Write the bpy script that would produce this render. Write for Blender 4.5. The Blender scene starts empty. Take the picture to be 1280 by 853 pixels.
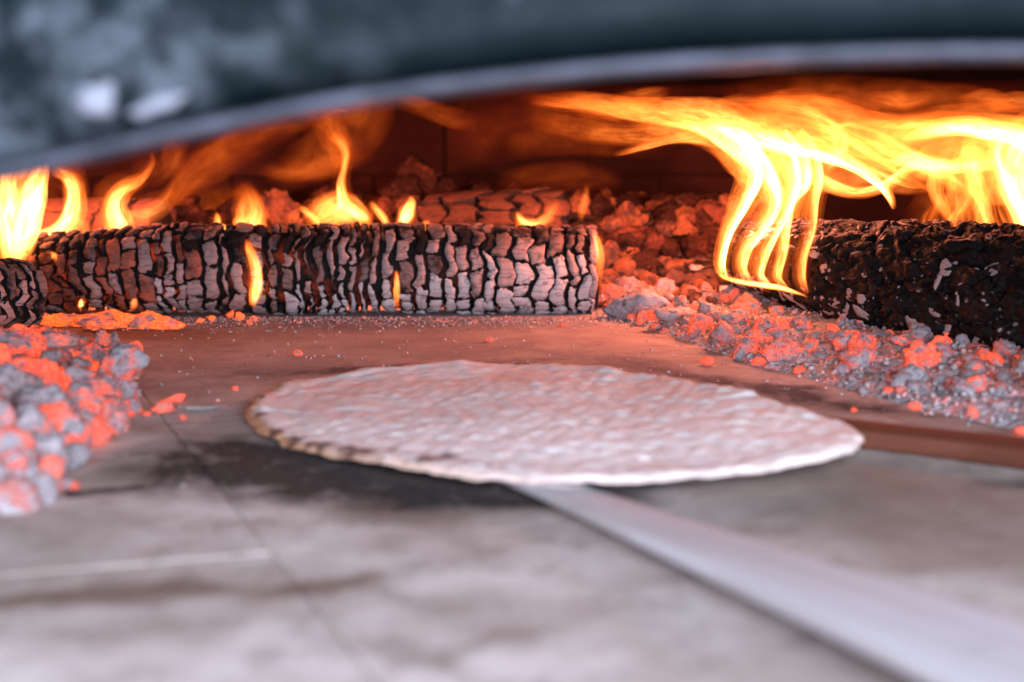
import bpy, bmesh, math, random
from mathutils import Vector, Matrix, noise

# ---------------------------------------------------------------- camera, light, exposure
sc = bpy.context.scene
col = sc.collection
FPX, CAMH, PITCH = 1778.0, 0.165, math.radians(8.2)      # 50 mm lens on a 36 mm sensor, 1280 px wide
cam_d = bpy.data.cameras.new('camera')
cam_d.lens = 50.0; cam_d.sensor_width = 36.0
cam_d.clip_start = 0.01; cam_d.clip_end = 50
cam_d.dof.use_dof = True
cam_d.dof.focus_distance = 1.13
cam_d.dof.aperture_fstop = 5.2
cam_d.dof.aperture_blades = 0
cam = bpy.data.objects.new('camera', cam_d); col.objects.link(cam)
cam.location = (0, 0, CAMH); cam.rotation_euler = (math.pi/2 - PITCH, 0, 0)
sc.camera = cam

w = bpy.data.worlds.new('World'); sc.world = w; w.use_nodes = True
bg = w.node_tree.nodes['Background']
bg.inputs[0].default_value = (0.60, 0.72, 1.0, 1); bg.inputs[1].default_value = 1.08

def area(name, loc, target, sx, sy, energy, colr):
    l = bpy.data.lights.new(name, 'AREA'); l.shape = 'RECTANGLE'; l.size = sx; l.size_y = sy
    l.energy = energy; l.color = colr
    o = bpy.data.objects.new(name, l); col.objects.link(o); o.location = loc
    o.rotation_euler = (Vector(target) - Vector(loc)).to_track_quat('-Z', 'Y').to_euler()
    return o
# open daylight on the cook's side of the oven, coming in through the mouth
area('daylight', (0.45, -1.35, 0.60), (0.0, 0.7, 0.0), 2.0, 1.05, 150, (0.70, 0.79, 1.0))

def fire_light(name, loc, energy, r=0.03, c=(1.0, 0.24, 0.14)):
    l = bpy.data.lights.new(name, 'POINT'); l.energy = energy; l.color = c; l.shadow_soft_size = r
    o = bpy.data.objects.new(name, l); col.objects.link(o); o.location = loc
fire_light('fire_light', (0.215, 1.27, 0.13), 3.8)
fire_light('fire_light', (0.33, 1.22, 0.165), 2.1)
fire_light('fire_light', (0.42, 1.12, 0.15), 1.0)
fire_light('fire_light', (-0.47, 1.36, 0.12), 2.4)
fire_light('fire_light', (-0.37, 1.38, 0.12), 1.4)
fire_light('fire_light', (-0.15, 1.40, 0.125), 1.7)
fire_light('fire_light', (0.03, 1.40, 0.115), 1.2)

sc.view_settings.view_transform = 'Standard'; sc.view_settings.look = 'None'
sc.view_settings.exposure = 0.0; sc.view_settings.gamma = 1.0
sc.view_settings.use_curve_mapping = False
sc.render.engine = 'CYCLES'
sc.cycles.use_denoising = True
sc.cycles.max_bounces = 6; sc.cycles.diffuse_bounces = 3; sc.cycles.glossy_bounces = 2
sc.cycles.transparent_max_bounces = 200
sc.cycles.sample_clamp_indirect = 2.0
sc.cycles.caustics_reflective = False; sc.cycles.caustics_refractive = False

random.seed(7)
R = random.random
def U(a, b): return a + (b-a)*random.random()

# ---------------------------------------------------------------- helpers
def ray(px, r):
    a = (px-640)/FPX; b = (426.5-r)/FPX
    return a, math.cos(PITCH)+b*math.sin(PITCH), -math.sin(PITCH)+b*math.cos(PITCH)
def P(px, r, z=0.0):                       # point at height z
    x, y, zz = ray(px, r); t = (z-CAMH)/zz
    return Vector((x*t, y*t, z))
def PY(px, r, Y):                          # point at depth Y
    x, y, z = ray(px, r); t = Y/y
    return Vector((x*t, Y, CAMH+z*t))
def sm(a, b, x):
    t = min(1, max(0, (x-a)/(b-a))); return t*t*(3-2*t)

def mesh_obj(name, verts, faces, mat, parent=None, smooth=True, loc=None, midx=None, attrs=None):
    me = bpy.data.meshes.new(name); me.from_pydata([tuple(v) for v in verts], [], faces)
    for m in (mat if isinstance(mat, (list, tuple)) else [mat]): me.materials.append(m)
    me.polygons.foreach_set('use_smooth', [smooth]*len(me.polygons))
    if midx: me.polygons.foreach_set('material_index', midx)
    for k, d in (attrs or {}).items():
        a = me.attributes.new(k, 'FLOAT', 'POINT'); a.data.foreach_set('value', d)
    me.update()
    o = bpy.data.objects.new(name, me); col.objects.link(o)
    if parent: o.parent = parent
    if loc is not None: o.location = loc
    return o
def empty(name, loc):
    o = bpy.data.objects.new(name, None); col.objects.link(o); o.location = loc
    o.empty_display_size = 0.02
    return o
def tag(o, label, cat, group=None):
    o['label'] = label; o['category'] = cat
    if group: o['group'] = group
    return o
def kind(o, k): o['kind'] = k; return o

def catmull(pts, n):
    out = []; m = len(pts)-1
    for i in range(n):
        f = i/(n-1)*m; k = min(int(f), m-1); t = f-k
        p0 = pts[max(k-1, 0)]; p1 = pts[k]; p2 = pts[k+1]; p3 = pts[min(k+2, m)]
        out.append([0.5*((2*b)+(c-a)*t+(2*a-5*b+4*c-d)*t*t+(-a+3*b-3*c+d)*t**3) for a, b, c, d in zip(p0, p1, p2, p3)])
    return out
def fbm(v, o=4):
    return noise.fractal(v, 1.0, 2.0, o)

# ---------------------------------------------------------------- materials
class NT:
    def __init__(s, name):
        s.m = bpy.data.materials.new(name); s.m.use_nodes = True
        s.t = s.m.node_tree; s.t.nodes.clear()
        s.out = s.t.nodes.new('ShaderNodeOutputMaterial')
    def n(s, typ, **kw):
        nd = s.t.nodes.new('ShaderNode'+typ)
        for k, v in kw.items():
            if k.startswith('i_'):
                key = k[2:]; key = int(key) if key.isdigit() else key.replace('_', ' ')
                s.set(nd.inputs[key], v)
            else: setattr(nd, k, v)
        return nd
    def set(s, inp, v):
        if isinstance(v, bpy.types.NodeSocket): s.t.links.new(v, inp)
        else: inp.default_value = v
    def math(s, op, a, b=0.0, c=None, clamp=False):
        nd = s.t.nodes.new('ShaderNodeMath'); nd.operation = op; nd.use_clamp = clamp
        s.set(nd.inputs[0], a); s.set(nd.inputs[1], b)
        if c is not None: s.set(nd.inputs[2], c)
        return nd.outputs[0]
    def vm(s, op, a, b=None, scale=None):
        nd = s.t.nodes.new('ShaderNodeVectorMath'); nd.operation = op
        s.set(nd.inputs[0], a)
        if b is not None: s.set(nd.inputs[1], b)
        if scale is not None: s.set(nd.inputs['Scale'], scale)
        return nd.outputs['Value'] if op in ('LENGTH', 'DISTANCE', 'DOT_PRODUCT') else nd.outputs[0]
    def rng(s, v, a, b, c=0.0, d=1.0):
        nd = s.t.nodes.new('ShaderNodeMapRange'); nd.interpolation_type = 'SMOOTHSTEP'
        for i, x in enumerate((v, a, b, c, d)): s.set(nd.inputs[i], x)
        return nd.outputs[0]
    def mix(s, f, a, b):
        nd = s.t.nodes.new('ShaderNodeMix'); nd.data_type = 'RGBA'
        s.set(nd.inputs[0], f)
        for i, x in ((6, a), (7, b)):
            s.set(nd.inputs[i], x if isinstance(x, bpy.types.NodeSocket) else (*x, 1) if len(x) == 3 else x)
        return nd.outputs[2]
    def noise(s, vec, scale, detail=4, rough=0.6, dist=0.0):
        nd = s.n('TexNoise', i_Scale=scale, i_Detail=detail, i_Roughness=rough, i_Distortion=dist)
        if vec is not None: s.set(nd.inputs['Vector'], vec)
        return nd.outputs[0]
    def voro(s, vec, scale, feature='F1', rnd=1.0):
        nd = s.n('TexVoronoi', feature=feature, i_Scale=scale, i_Randomness=rnd)
        if vec is not None: s.set(nd.inputs['Vector'], vec)
        return nd.outputs['Distance']
    def bump(s, h, strength=0.5, dist=0.002, normal=None):
        nd = s.n('Bump', i_Strength=strength, i_Distance=dist); s.set(nd.inputs['Height'], h)
        if normal is not None: s.set(nd.inputs['Normal'], normal)
        return nd.outputs[0]
    def finish(s, base, rough=0.9, normal=None, em=None, ems=None, metal=0.0, spec=0.3, extra=None):
        b = s.n('BsdfPrincipled')
        s.set(b.inputs['Base Color'], base if isinstance(base, bpy.types.NodeSocket) else (*base, 1))
        s.set(b.inputs['Roughness'], rough); s.set(b.inputs['Metallic'], metal); s.set(b.inputs['Specular IOR Level'], spec)
        if normal is not None: s.set(b.inputs['Normal'], normal)
        if em is not None:
            s.set(b.inputs['Emission Color'], em if isinstance(em, bpy.types.NodeSocket) else (*em, 1)); s.set(b.inputs['Emission Strength'], ems)
        for k, v in (extra or {}).items(): s.set(b.inputs[k], v)
        s.t.links.new(b.outputs[0], s.out.inputs[0])
        return s.m
    def obj(s): return s.n('TexCoord').outputs['Object']
    def pos(s): return s.n('NewGeometry').outputs['Position']
    def rnd(s): return s.n('ObjectInfo').outputs['Random']

def blob(t, pos, cx, cy, rx, ry, ang=0.0, soft=0.6):
    """mask 1 inside a turned ellipse on the floor, fading outwards"""
    mp = t.n('Mapping', vector_type='TEXTURE'); t.set(mp.inputs[0], pos)
    mp.inputs[1].default_value = (cx, cy, 0); mp.inputs[2].default_value = (0, 0, ang); mp.inputs[3].default_value = (rx, ry, 100)
    return t.rng(t.vm('LENGTH', mp.outputs[0]), 1.0+soft, 1.0-soft)

def m_hearth():
    t = NT('hearth_clay'); p = t.pos()
    warp = t.vm('SCALE', t.vm('SUBTRACT', t.n('TexNoise', i_Vector=p, i_Scale=14.0, i_Detail=5.0).outputs['Color'], (0.5, 0.5, 0.5)), scale=0.11)
    pw = t.vm('ADD', p, warp)
    big = t.noise(p, 9, 6, 0.62); mid = t.noise(p, 38, 6, 0.65, 0.4); fine = t.noise(p, 420, 3, 0.7)
    c = t.mix(t.rng(big, 0.36, 0.66), (0.45, 0.355, 0.30), (0.72, 0.62, 0.555))
    c = t.mix(t.math('MULTIPLY', t.rng(mid, 0.46, 0.70), 0.65), c, (0.27, 0.205, 0.165))
    # rusty brown scorch bands in the clay
    br = t.math('MAXIMUM', blob(t, pw, -0.155, 0.485, 0.05, 0.012, 0.25, 0.7), blob(t, pw, -0.075, 0.505, 0.035, 0.016, 0.2, 0.7))
    br = t.math('MAXIMUM', br, t.math('MULTIPLY', blob(t, pw, 0.0, 0.625, 0.09, 0.022, 0.0, 0.8), 0.8))
    br = t.math('MAXIMUM', br, t.math('MULTIPLY', blob(t, pw, 0.19, 0.63, 0.13, 0.09, -0.5, 0.7), 0.8))
    br = t.math('MAXIMUM', br, t.math('MULTIPLY', blob(t, pw, -0.02, 0.45, 0.05, 0.007, 0.1, 0.8), 0.5))
    c = t.mix(t.math('MULTIPLY', br, 0.85), c, (0.16, 0.095, 0.06))
    # soot in front of the bread, dark strips behind and beside it
    soot_shade = t.math('MAXIMUM', blob(t, pw, -0.105, 0.70, 0.085, 0.070, -0.45, 0.6), blob(t, pw, -0.03, 0.655, 0.085, 0.032, -0.1, 0.6))
    soot_shade = t.math('MAXIMUM', soot_shade, t.math('MULTIPLY', blob(t, pw, -0.20, 0.655, 0.05, 0.010, 0.1, 0.8), 0.7))
    soot_shade = t.math('MAXIMUM', soot_shade, t.math('MULTIPLY', blob(t, pw, -0.08, 1.01, 0.11, 0.018, 0.25, 0.8), 0.75))
    soot_shade = t.math('MAXIMUM', soot_shade, t.math('MULTIPLY', blob(t, pw, 0.16, 0.93, 0.16, 0.022, -0.9, 0.8), 0.7))  # bread's shadow painted as a dark line along its right rear edge
    soot_shade = t.math('MAXIMUM', soot_shade, t.math('MULTIPLY', blob(t, pw, 0.27, 0.665, 0.03, 0.012, 0.0, 0.8), 0.7))
    soot_shade = t.math('MULTIPLY', soot_shade, t.rng(t.noise(p, 55, 5, 0.7), 0.30, 0.62, 0.7, 1.7), clamp=True)
    c = t.mix(t.math('MULTIPLY', soot_shade, 0.97), c, (0.022, 0.017, 0.016))
    # lilac grey that paints in cool daylight, and ash dust, towards the back
    sep = t.n('SeparateXYZ', i_0=pw).outputs
    c = t.mix(t.rng(sep[1], 0.75, 1.15, 0.0, 0.55), c, (0.30, 0.285, 0.33))
    dark = t.math('MAXIMUM', blob(t, pw, -0.37, 1.20, 0.13, 0.05, -0.1, 0.7), t.math('MULTIPLY', blob(t, pw, 0.16, 1.17, 0.08, 0.03, -0.9, 0.7), 0.5))
    c = t.mix(t.math('MULTIPLY', dark, 0.8), c, (0.16, 0.08, 0.045))
    speck = t.rng(t.voro(p, 260), 0.16, 0.05)
    back = t.rng(sep[1], 0.9, 1.2)
    c = t.mix(t.math('MULTIPLY', t.math('MULTIPLY', speck, back), 0.5), c, (0.62, 0.55, 0.53))
    c = t.mix(t.rng(fine, 0.3, 0.75, 0.0, 0.3), c, (0.22, 0.18, 0.16))
    h = t.math('ADD', t.math('MULTIPLY', mid, 1.0), t.math('MULTIPLY', fine, 0.35))
    return t.finish(c, 1.0, t.bump(h, 0.5, 0.0018), spec=0.03)

def m_brick():
    t = NT('sooty_fire_brick'); p = t.obj()
    n1 = t.noise(p, 12, 5, 0.6); n2 = t.noise(p, 90, 4, 0.7)
    c = t.mix(t.rng(n1, 0.35, 0.7), (0.035, 0.012, 0.008), (0.085, 0.027, 0.016))
    c = t.mix(t.math('MULTIPLY', t.rnd(), 0.5), c, (0.03, 0.011, 0.008))
    return t.finish(c, 0.95, t.bump(n2, 0.6, 0.003), spec=0.1)
def m_soot():
    t = NT('soot_black_vault'); p = t.pos()
    n1 = t.noise(p, 8, 6, 0.65)
    c = t.mix(t.rng(n1, 0.4, 0.75), (0.010, 0.009, 0.009), (0.030, 0.020, 0.016))
    return t.finish(c, 0.97, t.bump(t.noise(p, 60, 5, 0.7), 0.6, 0.004), spec=0.05)
def m_mortar():
    t = NT('sooty_mortar'); p = t.pos()
    return t.finish(t.mix(t.noise(p, 30), (0.02, 0.009, 0.006), (0.045, 0.018, 0.012)), 1.0, spec=0.05)

def m_hood():
    t = NT('worn_slate_enamel'); p = t.pos()
    n1 = t.noise(p, 16, 6, 0.6); n2 = t.noise(p, 70, 5, 0.7, 0.5)
    c = t.mix(t.rng(n1, 0.35, 0.7), (0.002, 0.0055, 0.0065), (0.004, 0.009, 0.011))
    sep = t.n('SeparateXYZ', i_0=p).outputs
    # rubbed pale patches, weighted leftwards to paint in the reflection on that shoulder
    pat = t.math('MULTIPLY', t.rng(t.noise(p, 38, 6, 0.65, 0.3), 0.40, 0.68), t.rng(sep[0], 0.0, -0.15))
    c = t.mix(t.math('MULTIPLY', pat, 0.8), c, (0.13, 0.145, 0.165))
    spots = t.math('MULTIPLY', t.rng(t.voro(p, 42), 0.16, 0.05), t.rng(n1, 0.5, 0.6))
    c = t.mix(t.math('MULTIPLY', spots, 0.45), c, (0.16, 0.18, 0.21))
    h = t.math('ADD', n1, t.math('MULTIPLY', n2, 0.3))
    return t.finish(c, t.rng(n2, 0.3, 0.7, 0.45, 0.65), t.bump(h, 0.35, 0.004), spec=0.10)
def m_chip():
    t = NT('bare_pale_metal'); p = t.pos()
    c = t.mix(t.noise(p, 120, 4), (0.10, 0.10, 0.12), (0.28, 0.28, 0.31))
    return t.finish(c, 0.5, spec=0.5)
def m_lip():
    t = NT('scuffed_steel_lip'); p = t.pos()
    n = t.noise(p, 55, 6, 0.65, 0.4)
    c = t.mix(t.rng(n, 0.35, 0.68), (0.018, 0.021, 0.030), (0.06, 0.063, 0.082))
    return t.finish(c, 0.55, t.bump(n, 0.4, 0.002), spec=0.5)

def m_bread():
    t = NT('pale_unleavened_dough'); p = t.pos()
    edge = t.n('Attribute', attribute_name='edge').outputs['Fac']
    hi = t.n('Attribute', attribute_name='lump').outputs['Fac']
    n1 = t.noise(p, 26, 4, 0.6); n2 = t.noise(p, 150, 4, 0.65); n3 = t.noise(p, 600, 2, 0.6)
    c = t.mix(t.rng(n1, 0.35, 0.7), (0.87, 0.725, 0.675), (0.93, 0.82, 0.78))
    c = t.mix(t.rng(hi, 0.25, 0.9, 0.30, 0.0), c, (0.60, 0.42, 0.34))
    c = t.mix(t.rng(n2, 0.55, 0.8, 0.0, 0.35), c, (0.88, 0.82, 0.77))
    sep = t.n('SeparateXYZ', i_0=p).outputs
    left = t.rng(sep[0], 0.05, -0.15)
    e = t.rng(t.math('ADD', edge, t.math('MULTIPLY', t.math('SUBTRACT', n2, 0.5), 0.10)), 0.935, 0.99)
    c = t.mix(t.math('MULTIPLY', e, t.math('ADD', 0.2, t.math('MULTIPLY', left, 0.7))), c, (0.50, 0.22, 0.085))
    burn = None
    for px, r, s in BURNS:
        q = P(px, r, 0.0055)
        b = blob(t, t.vm('ADD', p, t.vm('SCALE', t.vm('SUBTRACT', t.n('TexNoise', i_Vector=p, i_Scale=120.0).outputs['Color'], (0.5,)*3), scale=0.012)), q.x, q.y, s, s*1.5, 0, 0.55)
        burn = b if burn is None else t.math('MAXIMUM', burn, b)
    c = t.mix(t.math('MULTIPLY', burn, 0.85), c, (0.085, 0.025, 0.018))
    h = t.math('ADD', n2, t.math('MULTIPLY', n3, 0.3))
    return t.finish(c, 0.8, t.bump(h, 0.45, 0.0010), spec=0.1, extra={'Subsurface Weight': 0.05, 'Subsurface Radius': (0.006, 0.003, 0.002), 'Subsurface Scale': 0.6})

def m_wood(name, a, b, sc_=1.0):
    t = NT(name); p = t.n('TexCoord').outputs['Object']
    mp = t.n('Mapping'); t.set(mp.inputs[0], p); mp.inputs[3].default_value = (4, 90, 60)
    g = t.noise(mp.outputs[0], 1.0, 5, 0.6, 0.5); d = t.noise(p, 30, 5, 0.6)
    c = t.mix(t.rng(g, 0.3, 0.75), a, b)
    c = t.mix(t.rng(d, 0.55, 0.8, 0, 0.35), c, tuple(x*0.6 for x in a))
    return t.finish(c, 0.9, t.bump(g, 0.3, 0.0008), spec=0.08)

def m_ash(name, a, b, glow=0.0, gcol=(1.0, 0.10, 0.015), cover=0.5):
    """ash-coated char block; cover = how much pale ash is left; glow = red heat inside"""
    t = NT(name); p = t.obj()
    ofs = t.vm('ADD', p, t.vm('SCALE', t.n('CombineXYZ', i_0=t.rnd(), i_1=t.rnd(), i_2=t.rnd()).outputs[0], scale=7.0))
    n1 = t.noise(ofs, 60, 5, 0.65); n2 = t.noise(ofs, 260, 4, 0.7)
    # thin cross-grain cracks in the char
    mp = t.n('Mapping'); t.set(mp.inputs[0], ofs); mp.inputs[3].default_value = (22, 30, 150)
    crk = t.rng(t.voro(t.vm('ADD', mp.outputs[0], t.vm('SCALE', t.n('TexNoise', i_Vector=ofs, i_Scale=80.0).outputs['Color'], scale=0.8)), 1.0, 'DISTANCE_TO_EDGE'), 0.0, 0.05, 0.45, 1.0)
    f = t.rng(t.math('ADD', n1, t.math('MULTIPLY', t.math('SUBTRACT', t.rnd(), 0.5), 0.22)), 0.62-cover*0.5, 0.92-cover*0.5)
    c = t.mix(f, (0.022, 0.015, 0.013), t.mix(n2, a, b))
    c = t.mix(crk, (0.02, 0.013, 0.012), c)
    em = None; es = None
    if glow:
        g = t.math('MULTIPLY', t.rng(t.noise(ofs, 45, 4, 0.6), 0.40, 0.66), glow)
        es = t.math('MULTIPLY', g, t.rng(n2, 0.25, 0.75, 0.35, 1.0)); em = gcol
    h = t.math('ADD', t.math('MULTIPLY', n2, 0.6), crk)
    return t.finish(c, 0.95, t.bump(h, 0.6, 0.0016), em=em, ems=es, spec=0.1)
def m_char():
    t = NT('black_char'); p = t.obj()
    n = t.noise(p, 140, 5, 0.7)
    return t.finish(t.mix(n, (0.006, 0.005, 0.005), (0.026, 0.018, 0.015)), 0.8, t.bump(n, 0.8, 0.003), spec=0.3)
def m_blacklog():
    t = NT('black_burning_bark'); p = t.obj()
    n = t.noise(p, 70, 6, 0.68); n2 = t.noise(p, 220, 5, 0.7)
    c = t.mix(t.rng(n, 0.35, 0.7), (0.003, 0.0022, 0.002), (0.012, 0.007, 0.005))
    fl = t.math('MULTIPLY', t.rng(t.math('ADD', t.voro(p, 120), t.math('MULTIPLY', n2, 0.5)), 0.50, 0.42), t.rng(t.noise(p, 30, 3), 0.52, 0.60))
    c = t.mix(fl, c, (0.42, 0.33, 0.30))
    ck = t.rng(t.voro(t.vm('ADD', p, t.vm('SCALE', t.n('TexNoise', i_Vector=p, i_Scale=60.0).outputs['Color'], scale=0.012)), 62, 'DISTANCE_TO_EDGE'), 0.0, 0.22)
    nb = t.bump(t.math('ADD', n, t.math('MULTIPLY', n2, 0.6)), 0.9, 0.006)
    return t.finish(c, t.rng(n, 0.3, 0.7, 0.5, 0.9), t.bump(ck, 0.9, 0.006, nb), spec=0.25)

def m_ember(name, glow, lo, hi, ash=(0.45, 0.395, 0.40), char=(0.08, 0.058, 0.056), gcol=(1.0, 0.065, 0.024), hot=(1.0, 0.19, 0.050), ashc=0.38, sizek=1.0):
    """burning charcoal: grey ash crust broken by glowing patches; object coordinates run about -1..1 over a piece"""
    t = NT(name); p = t.obj(); r = t.rnd()
    ofs = t.vm('ADD', p, t.vm('SCALE', t.n('CombineXYZ', i_0=r, i_1=t.math('MULTIPLY', r, 3.7), i_2=t.math('MULTIPLY', r, 9.1)).outputs[0], scale=31.0))
    n1 = t.noise(ofs, 0.85*sizek, 3, 0.55, 0.3); n2 = t.noise(ofs, 3.2*sizek, 5, 0.68); n3 = t.noise(ofs, 9*sizek, 4, 0.7)
    c = t.mix(t.rng(n2, ashc-0.12, ashc+0.15), char, t.mix(n3, tuple(x*0.7 for x in ash), tuple(min(1, x*1.25) for x in ash)))
    k = t.math('ADD', n1, t.math('MULTIPLY', t.math('SUBTRACT', r, 0.5), 0.26))
    k = t.math('ADD', k, t.math('MULTIPLY', t.math('SUBTRACT', n2, 0.5), 0.28))
    g = t.rng(k, lo, hi)
    es = t.math('MULTIPLY', t.math('MULTIPLY', g, glow), t.rng(n3, 0.25, 0.7, 0.25, 1.25))
    e = t.mix(t.math('MULTIPLY', g, t.rng(n2, 0.4, 0.7)), gcol, hot)
    c = t.mix(t.math('MULTIPLY', g, 0.8), c, (0.16, 0.05, 0.035))
    return t.finish(c, 0.95, t.bump(t.math('ADD', n2, t.math('MULTIPLY', n3, 0.4)), 0.7, 0.0022), em=e, ems=es, spec=0.1)
def m_ashbed():
    t = NT('grey_ash_and_crumbs'); p = t.pos()
    n1 = t.noise(p, 22, 5, 0.6); n2 = t.noise(p, 190, 5, 0.7); v = t.voro(p, 170)
    c = t.mix(t.rng(n1, 0.35, 0.68), (0.40, 0.36, 0.36), (0.62, 0.58, 0.59))
    c = t.mix(t.rng(n2, 0.52, 0.75, 0, 0.7), c, (0.16, 0.11, 0.10))
    g = t.math('MULTIPLY', t.rng(t.noise(p, 48, 4, 0.6), 0.50, 0.70), 0.40)
    return t.finish(c, 1.0, t.bump(t.math('ADD', n2, v), 0.9, 0.004), em=(1.0, 0.09, 0.02), ems=g, spec=0.05)

def m_flame(name, streak=(3.0, 1.0), gain=1.35, contrast=(0.25, 0.75, 0.45, 1.25), det=3):
    t = NT(name)
    heat = t.n('Attribute', attribute_name='burn').outputs['Fac']
    fu = t.n('Attribute', attribute_name='fu').outputs['Fac']; fv = t.n('Attribute', attribute_name='fv').outputs['Fac']
    v = t.n('CombineXYZ', i_0=t.math('MULTIPLY', fu, streak[0]), i_1=t.math('MULTIPLY', fv, streak[1]), i_2=t.math('MULTIPLY', t.rnd(), 50.0)).outputs[0]
    s = t.math('MULTIPLY', t.rng(t.noise(v, 1.0, det, 0.5, 0.6), *contrast), t.rng(t.noise(v, 2.7, 2, 0.5, 0.8), 0.25, 0.75, 0.78, 1.22))
    I = t.math('MULTIPLY', t.math('MULTIPLY', heat, s), gain)
    rr = I
    gg = t.math('MULTIPLY', t.math('POWER', I, 1.28), 0.215)
    bb = t.math('MULTIPLY', t.math('POWER', I, 1.6), 0.031)
    e = t.n('Emission'); t.set(e.inputs[0], t.n('CombineColor', i_0=rr, i_1=gg, i_2=bb).outputs[0]); e.inputs[1].default_value = 1.0
    a = t.n('AddShader'); tr = t.n('BsdfTransparent')
    t.t.links.new(tr.outputs[0], a.inputs[0]); t.t.links.new(e.outputs[0], a.inputs[1]); t.t.links.new(a.outputs[0], t.out.inputs[0])
    t.m.cycles.emission_sampling = 'NONE'
    return t.m

BURNS = [(367, 548, 0.0052), (408, 557, 0.0052), (432, 562, 0.0050), (443, 568, 0.0063), (458, 568, 0.0052), (487, 568, 0.0037), (536, 583, 0.0060), (557, 579, 0.0052), (390, 554, 0.0037),
         (580, 587, 0.0031), (344, 538, 0.0037), (325, 520, 0.0037), (312, 509, 0.0037), (326, 502, 0.0025), (610, 592, 0.0025)]
M = dict(hearth=m_hearth(), brick=m_brick(), soot=m_soot(), mortar=m_mortar(), hood=m_hood(), chip=m_chip(), lip=m_lip(), bread=m_bread(),
         stick=m_wood('pale_beech_wood', (0.50, 0.44, 0.42), (0.64, 0.59, 0.58)), board=m_wood('scorched_brown_wood', (0.10, 0.032, 0.018), (0.16, 0.055, 0.032)),
         char=m_char(), blacklog=m_blacklog(), ashbed=m_ashbed(),
         ash_pale=m_ash('pale_ash_char', (0.52, 0.43, 0.41), (0.72, 0.63, 0.61), cover=1.08),
         ash_mid=m_ash('pinkish_ash_char', (0.36, 0.245, 0.215), (0.53, 0.39, 0.36), cover=1.0),
         ash_dark=m_ash('thin_ash_char', (0.22, 0.14, 0.12), (0.33, 0.22, 0.19), cover=0.65),
         ash_red=m_ash('red_hot_char', (0.22, 0.10, 0.08), (0.34, 0.17, 0.13), glow=0.20, cover=0.65),
         ash_back=m_ash('warm_brown_ash_char', (0.065, 0.027, 0.016), (0.12, 0.052, 0.031), glow=0.05, cover=0.85),
         ember_hot=m_ember('bright_ember', 1.3, 0.35, 0.60),
         ember_solid=m_ember('live_ember', 1.2, 0.18, 0.44), ember_pink=m_ember('ashy_ember', 1.1, 0.41, 0.66),
         ember_ash=m_ember('ash_grey_coal', 0.6, 0.52, 0.78),
         lump=m_ember('warm_charcoal', 0.20, 0.50, 0.75, ash=(0.062, 0.024, 0.014), char=(0.018, 0.008, 0.006), gcol=(1.0, 0.09, 0.012), ashc=0.45),
         lump_hot=m_ember('orange_hot_charcoal', 0.55, 0.42, 0.66, ash=(0.13, 0.064, 0.045), char=(0.04, 0.02, 0.015), gcol=(1.0, 0.10, 0.012)),
         under=m_ember('orange_ember_bed', 1.7, 0.24, 0.54, gcol=(1.0, 0.09, 0.01), hot=(1.0, 0.22, 0.025)),
         flake=m_ember('white_ash_flake', 0.03, 0.6, 0.8, ash=(0.52, 0.42, 0.39), char=(0.20, 0.15, 0.13)),
         flame=m_flame('flame'), flame_soft=m_flame('soft_red_flame', (1.1, 0.55), 1.1, (0.2, 0.8, 0.35, 1.35), 1))

# ---------------------------------------------------------------- the oven: floor, wall, vault, mouth
CX = 0.1
base = kind(mesh_obj('hearth_floor', [(-0.85, 0.0, -0.004), (1.05, 0.0, -0.004), (1.05, 1.95, -0.004), (-0.85, 1.95, -0.004)], [(0, 1, 2, 3)], M['mortar']), 'structure')
def prism_top(poly, z0, z1, bev):
    """bevelled slab from a 2-D polygon"""
    n = len(poly); cx = sum(p[0] for p in poly)/n; cy = sum(p[1] for p in poly)/n
    def ring(ins, z):
        out = []
        for i in range(n):
            p = Vector(poly[i]); a = (Vector(poly[i-1])-p).normalized(); b = (Vector(poly[(i+1) % n])-p).normalized()
            out.append((*(p+(a+b)*ins), z))
        return out
    v = ring(0, z0)+ring(0, z1-bev)+ring(bev*0.4, z1-bev*0.35)+ring(bev, z1)
    f = [tuple(range(3*n, 4*n))]
    for k in range(3):
        for i in range(n): j = (i+1) % n; f.append((k*n+i, k*n+j, (k+1)*n+j, (k+1)*n+i))
    return v, f
e1 = Vector((math.cos(math.radians(17)), math.sin(math.radians(17)))); e2 = Vector((-0.113, 0.281)).normalized()
O = Vector((-0.096, 0.552)); SW, SL = 0.30, 0.30
for i in range(-3, 3):
    wid = 0.30 if i < 0 else 0.80; sl = 0.30 if i < 0 else 0.60
    for j in range(-4, 7):
        st = (0.0 if i == -1 else 0.5) if i < 0 else 0.45+0.3*i
        g1 = 0.0003; g0 = 0.0003
        a0 = i*wid+g0; a1 = (i+1)*wid-g1; b0 = (j+st)*sl+0.0003; b1 = (j+st+1)*sl-0.0003
        poly = [O+e1*a+e2*b for a, b in ((a0, b0), (a1, b0), (a1, b1), (a0, b1))]
        c = sum(poly, Vector((0, 0)))/4
        if not (-0.80 < c.x < 1.05 and 0.0 < c.y < 1.86): continue
        z = U(-0.0003, 0.0001) - (0.0006 if i == 0 else 0)
        v, f = prism_top([tuple(p) for p in poly], -0.003, z, 0.0010 if i in (-1, 0) else 0.0006)
        mesh_obj('hearth_slab', v, f, M['hearth'], base, smooth=False)

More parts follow.
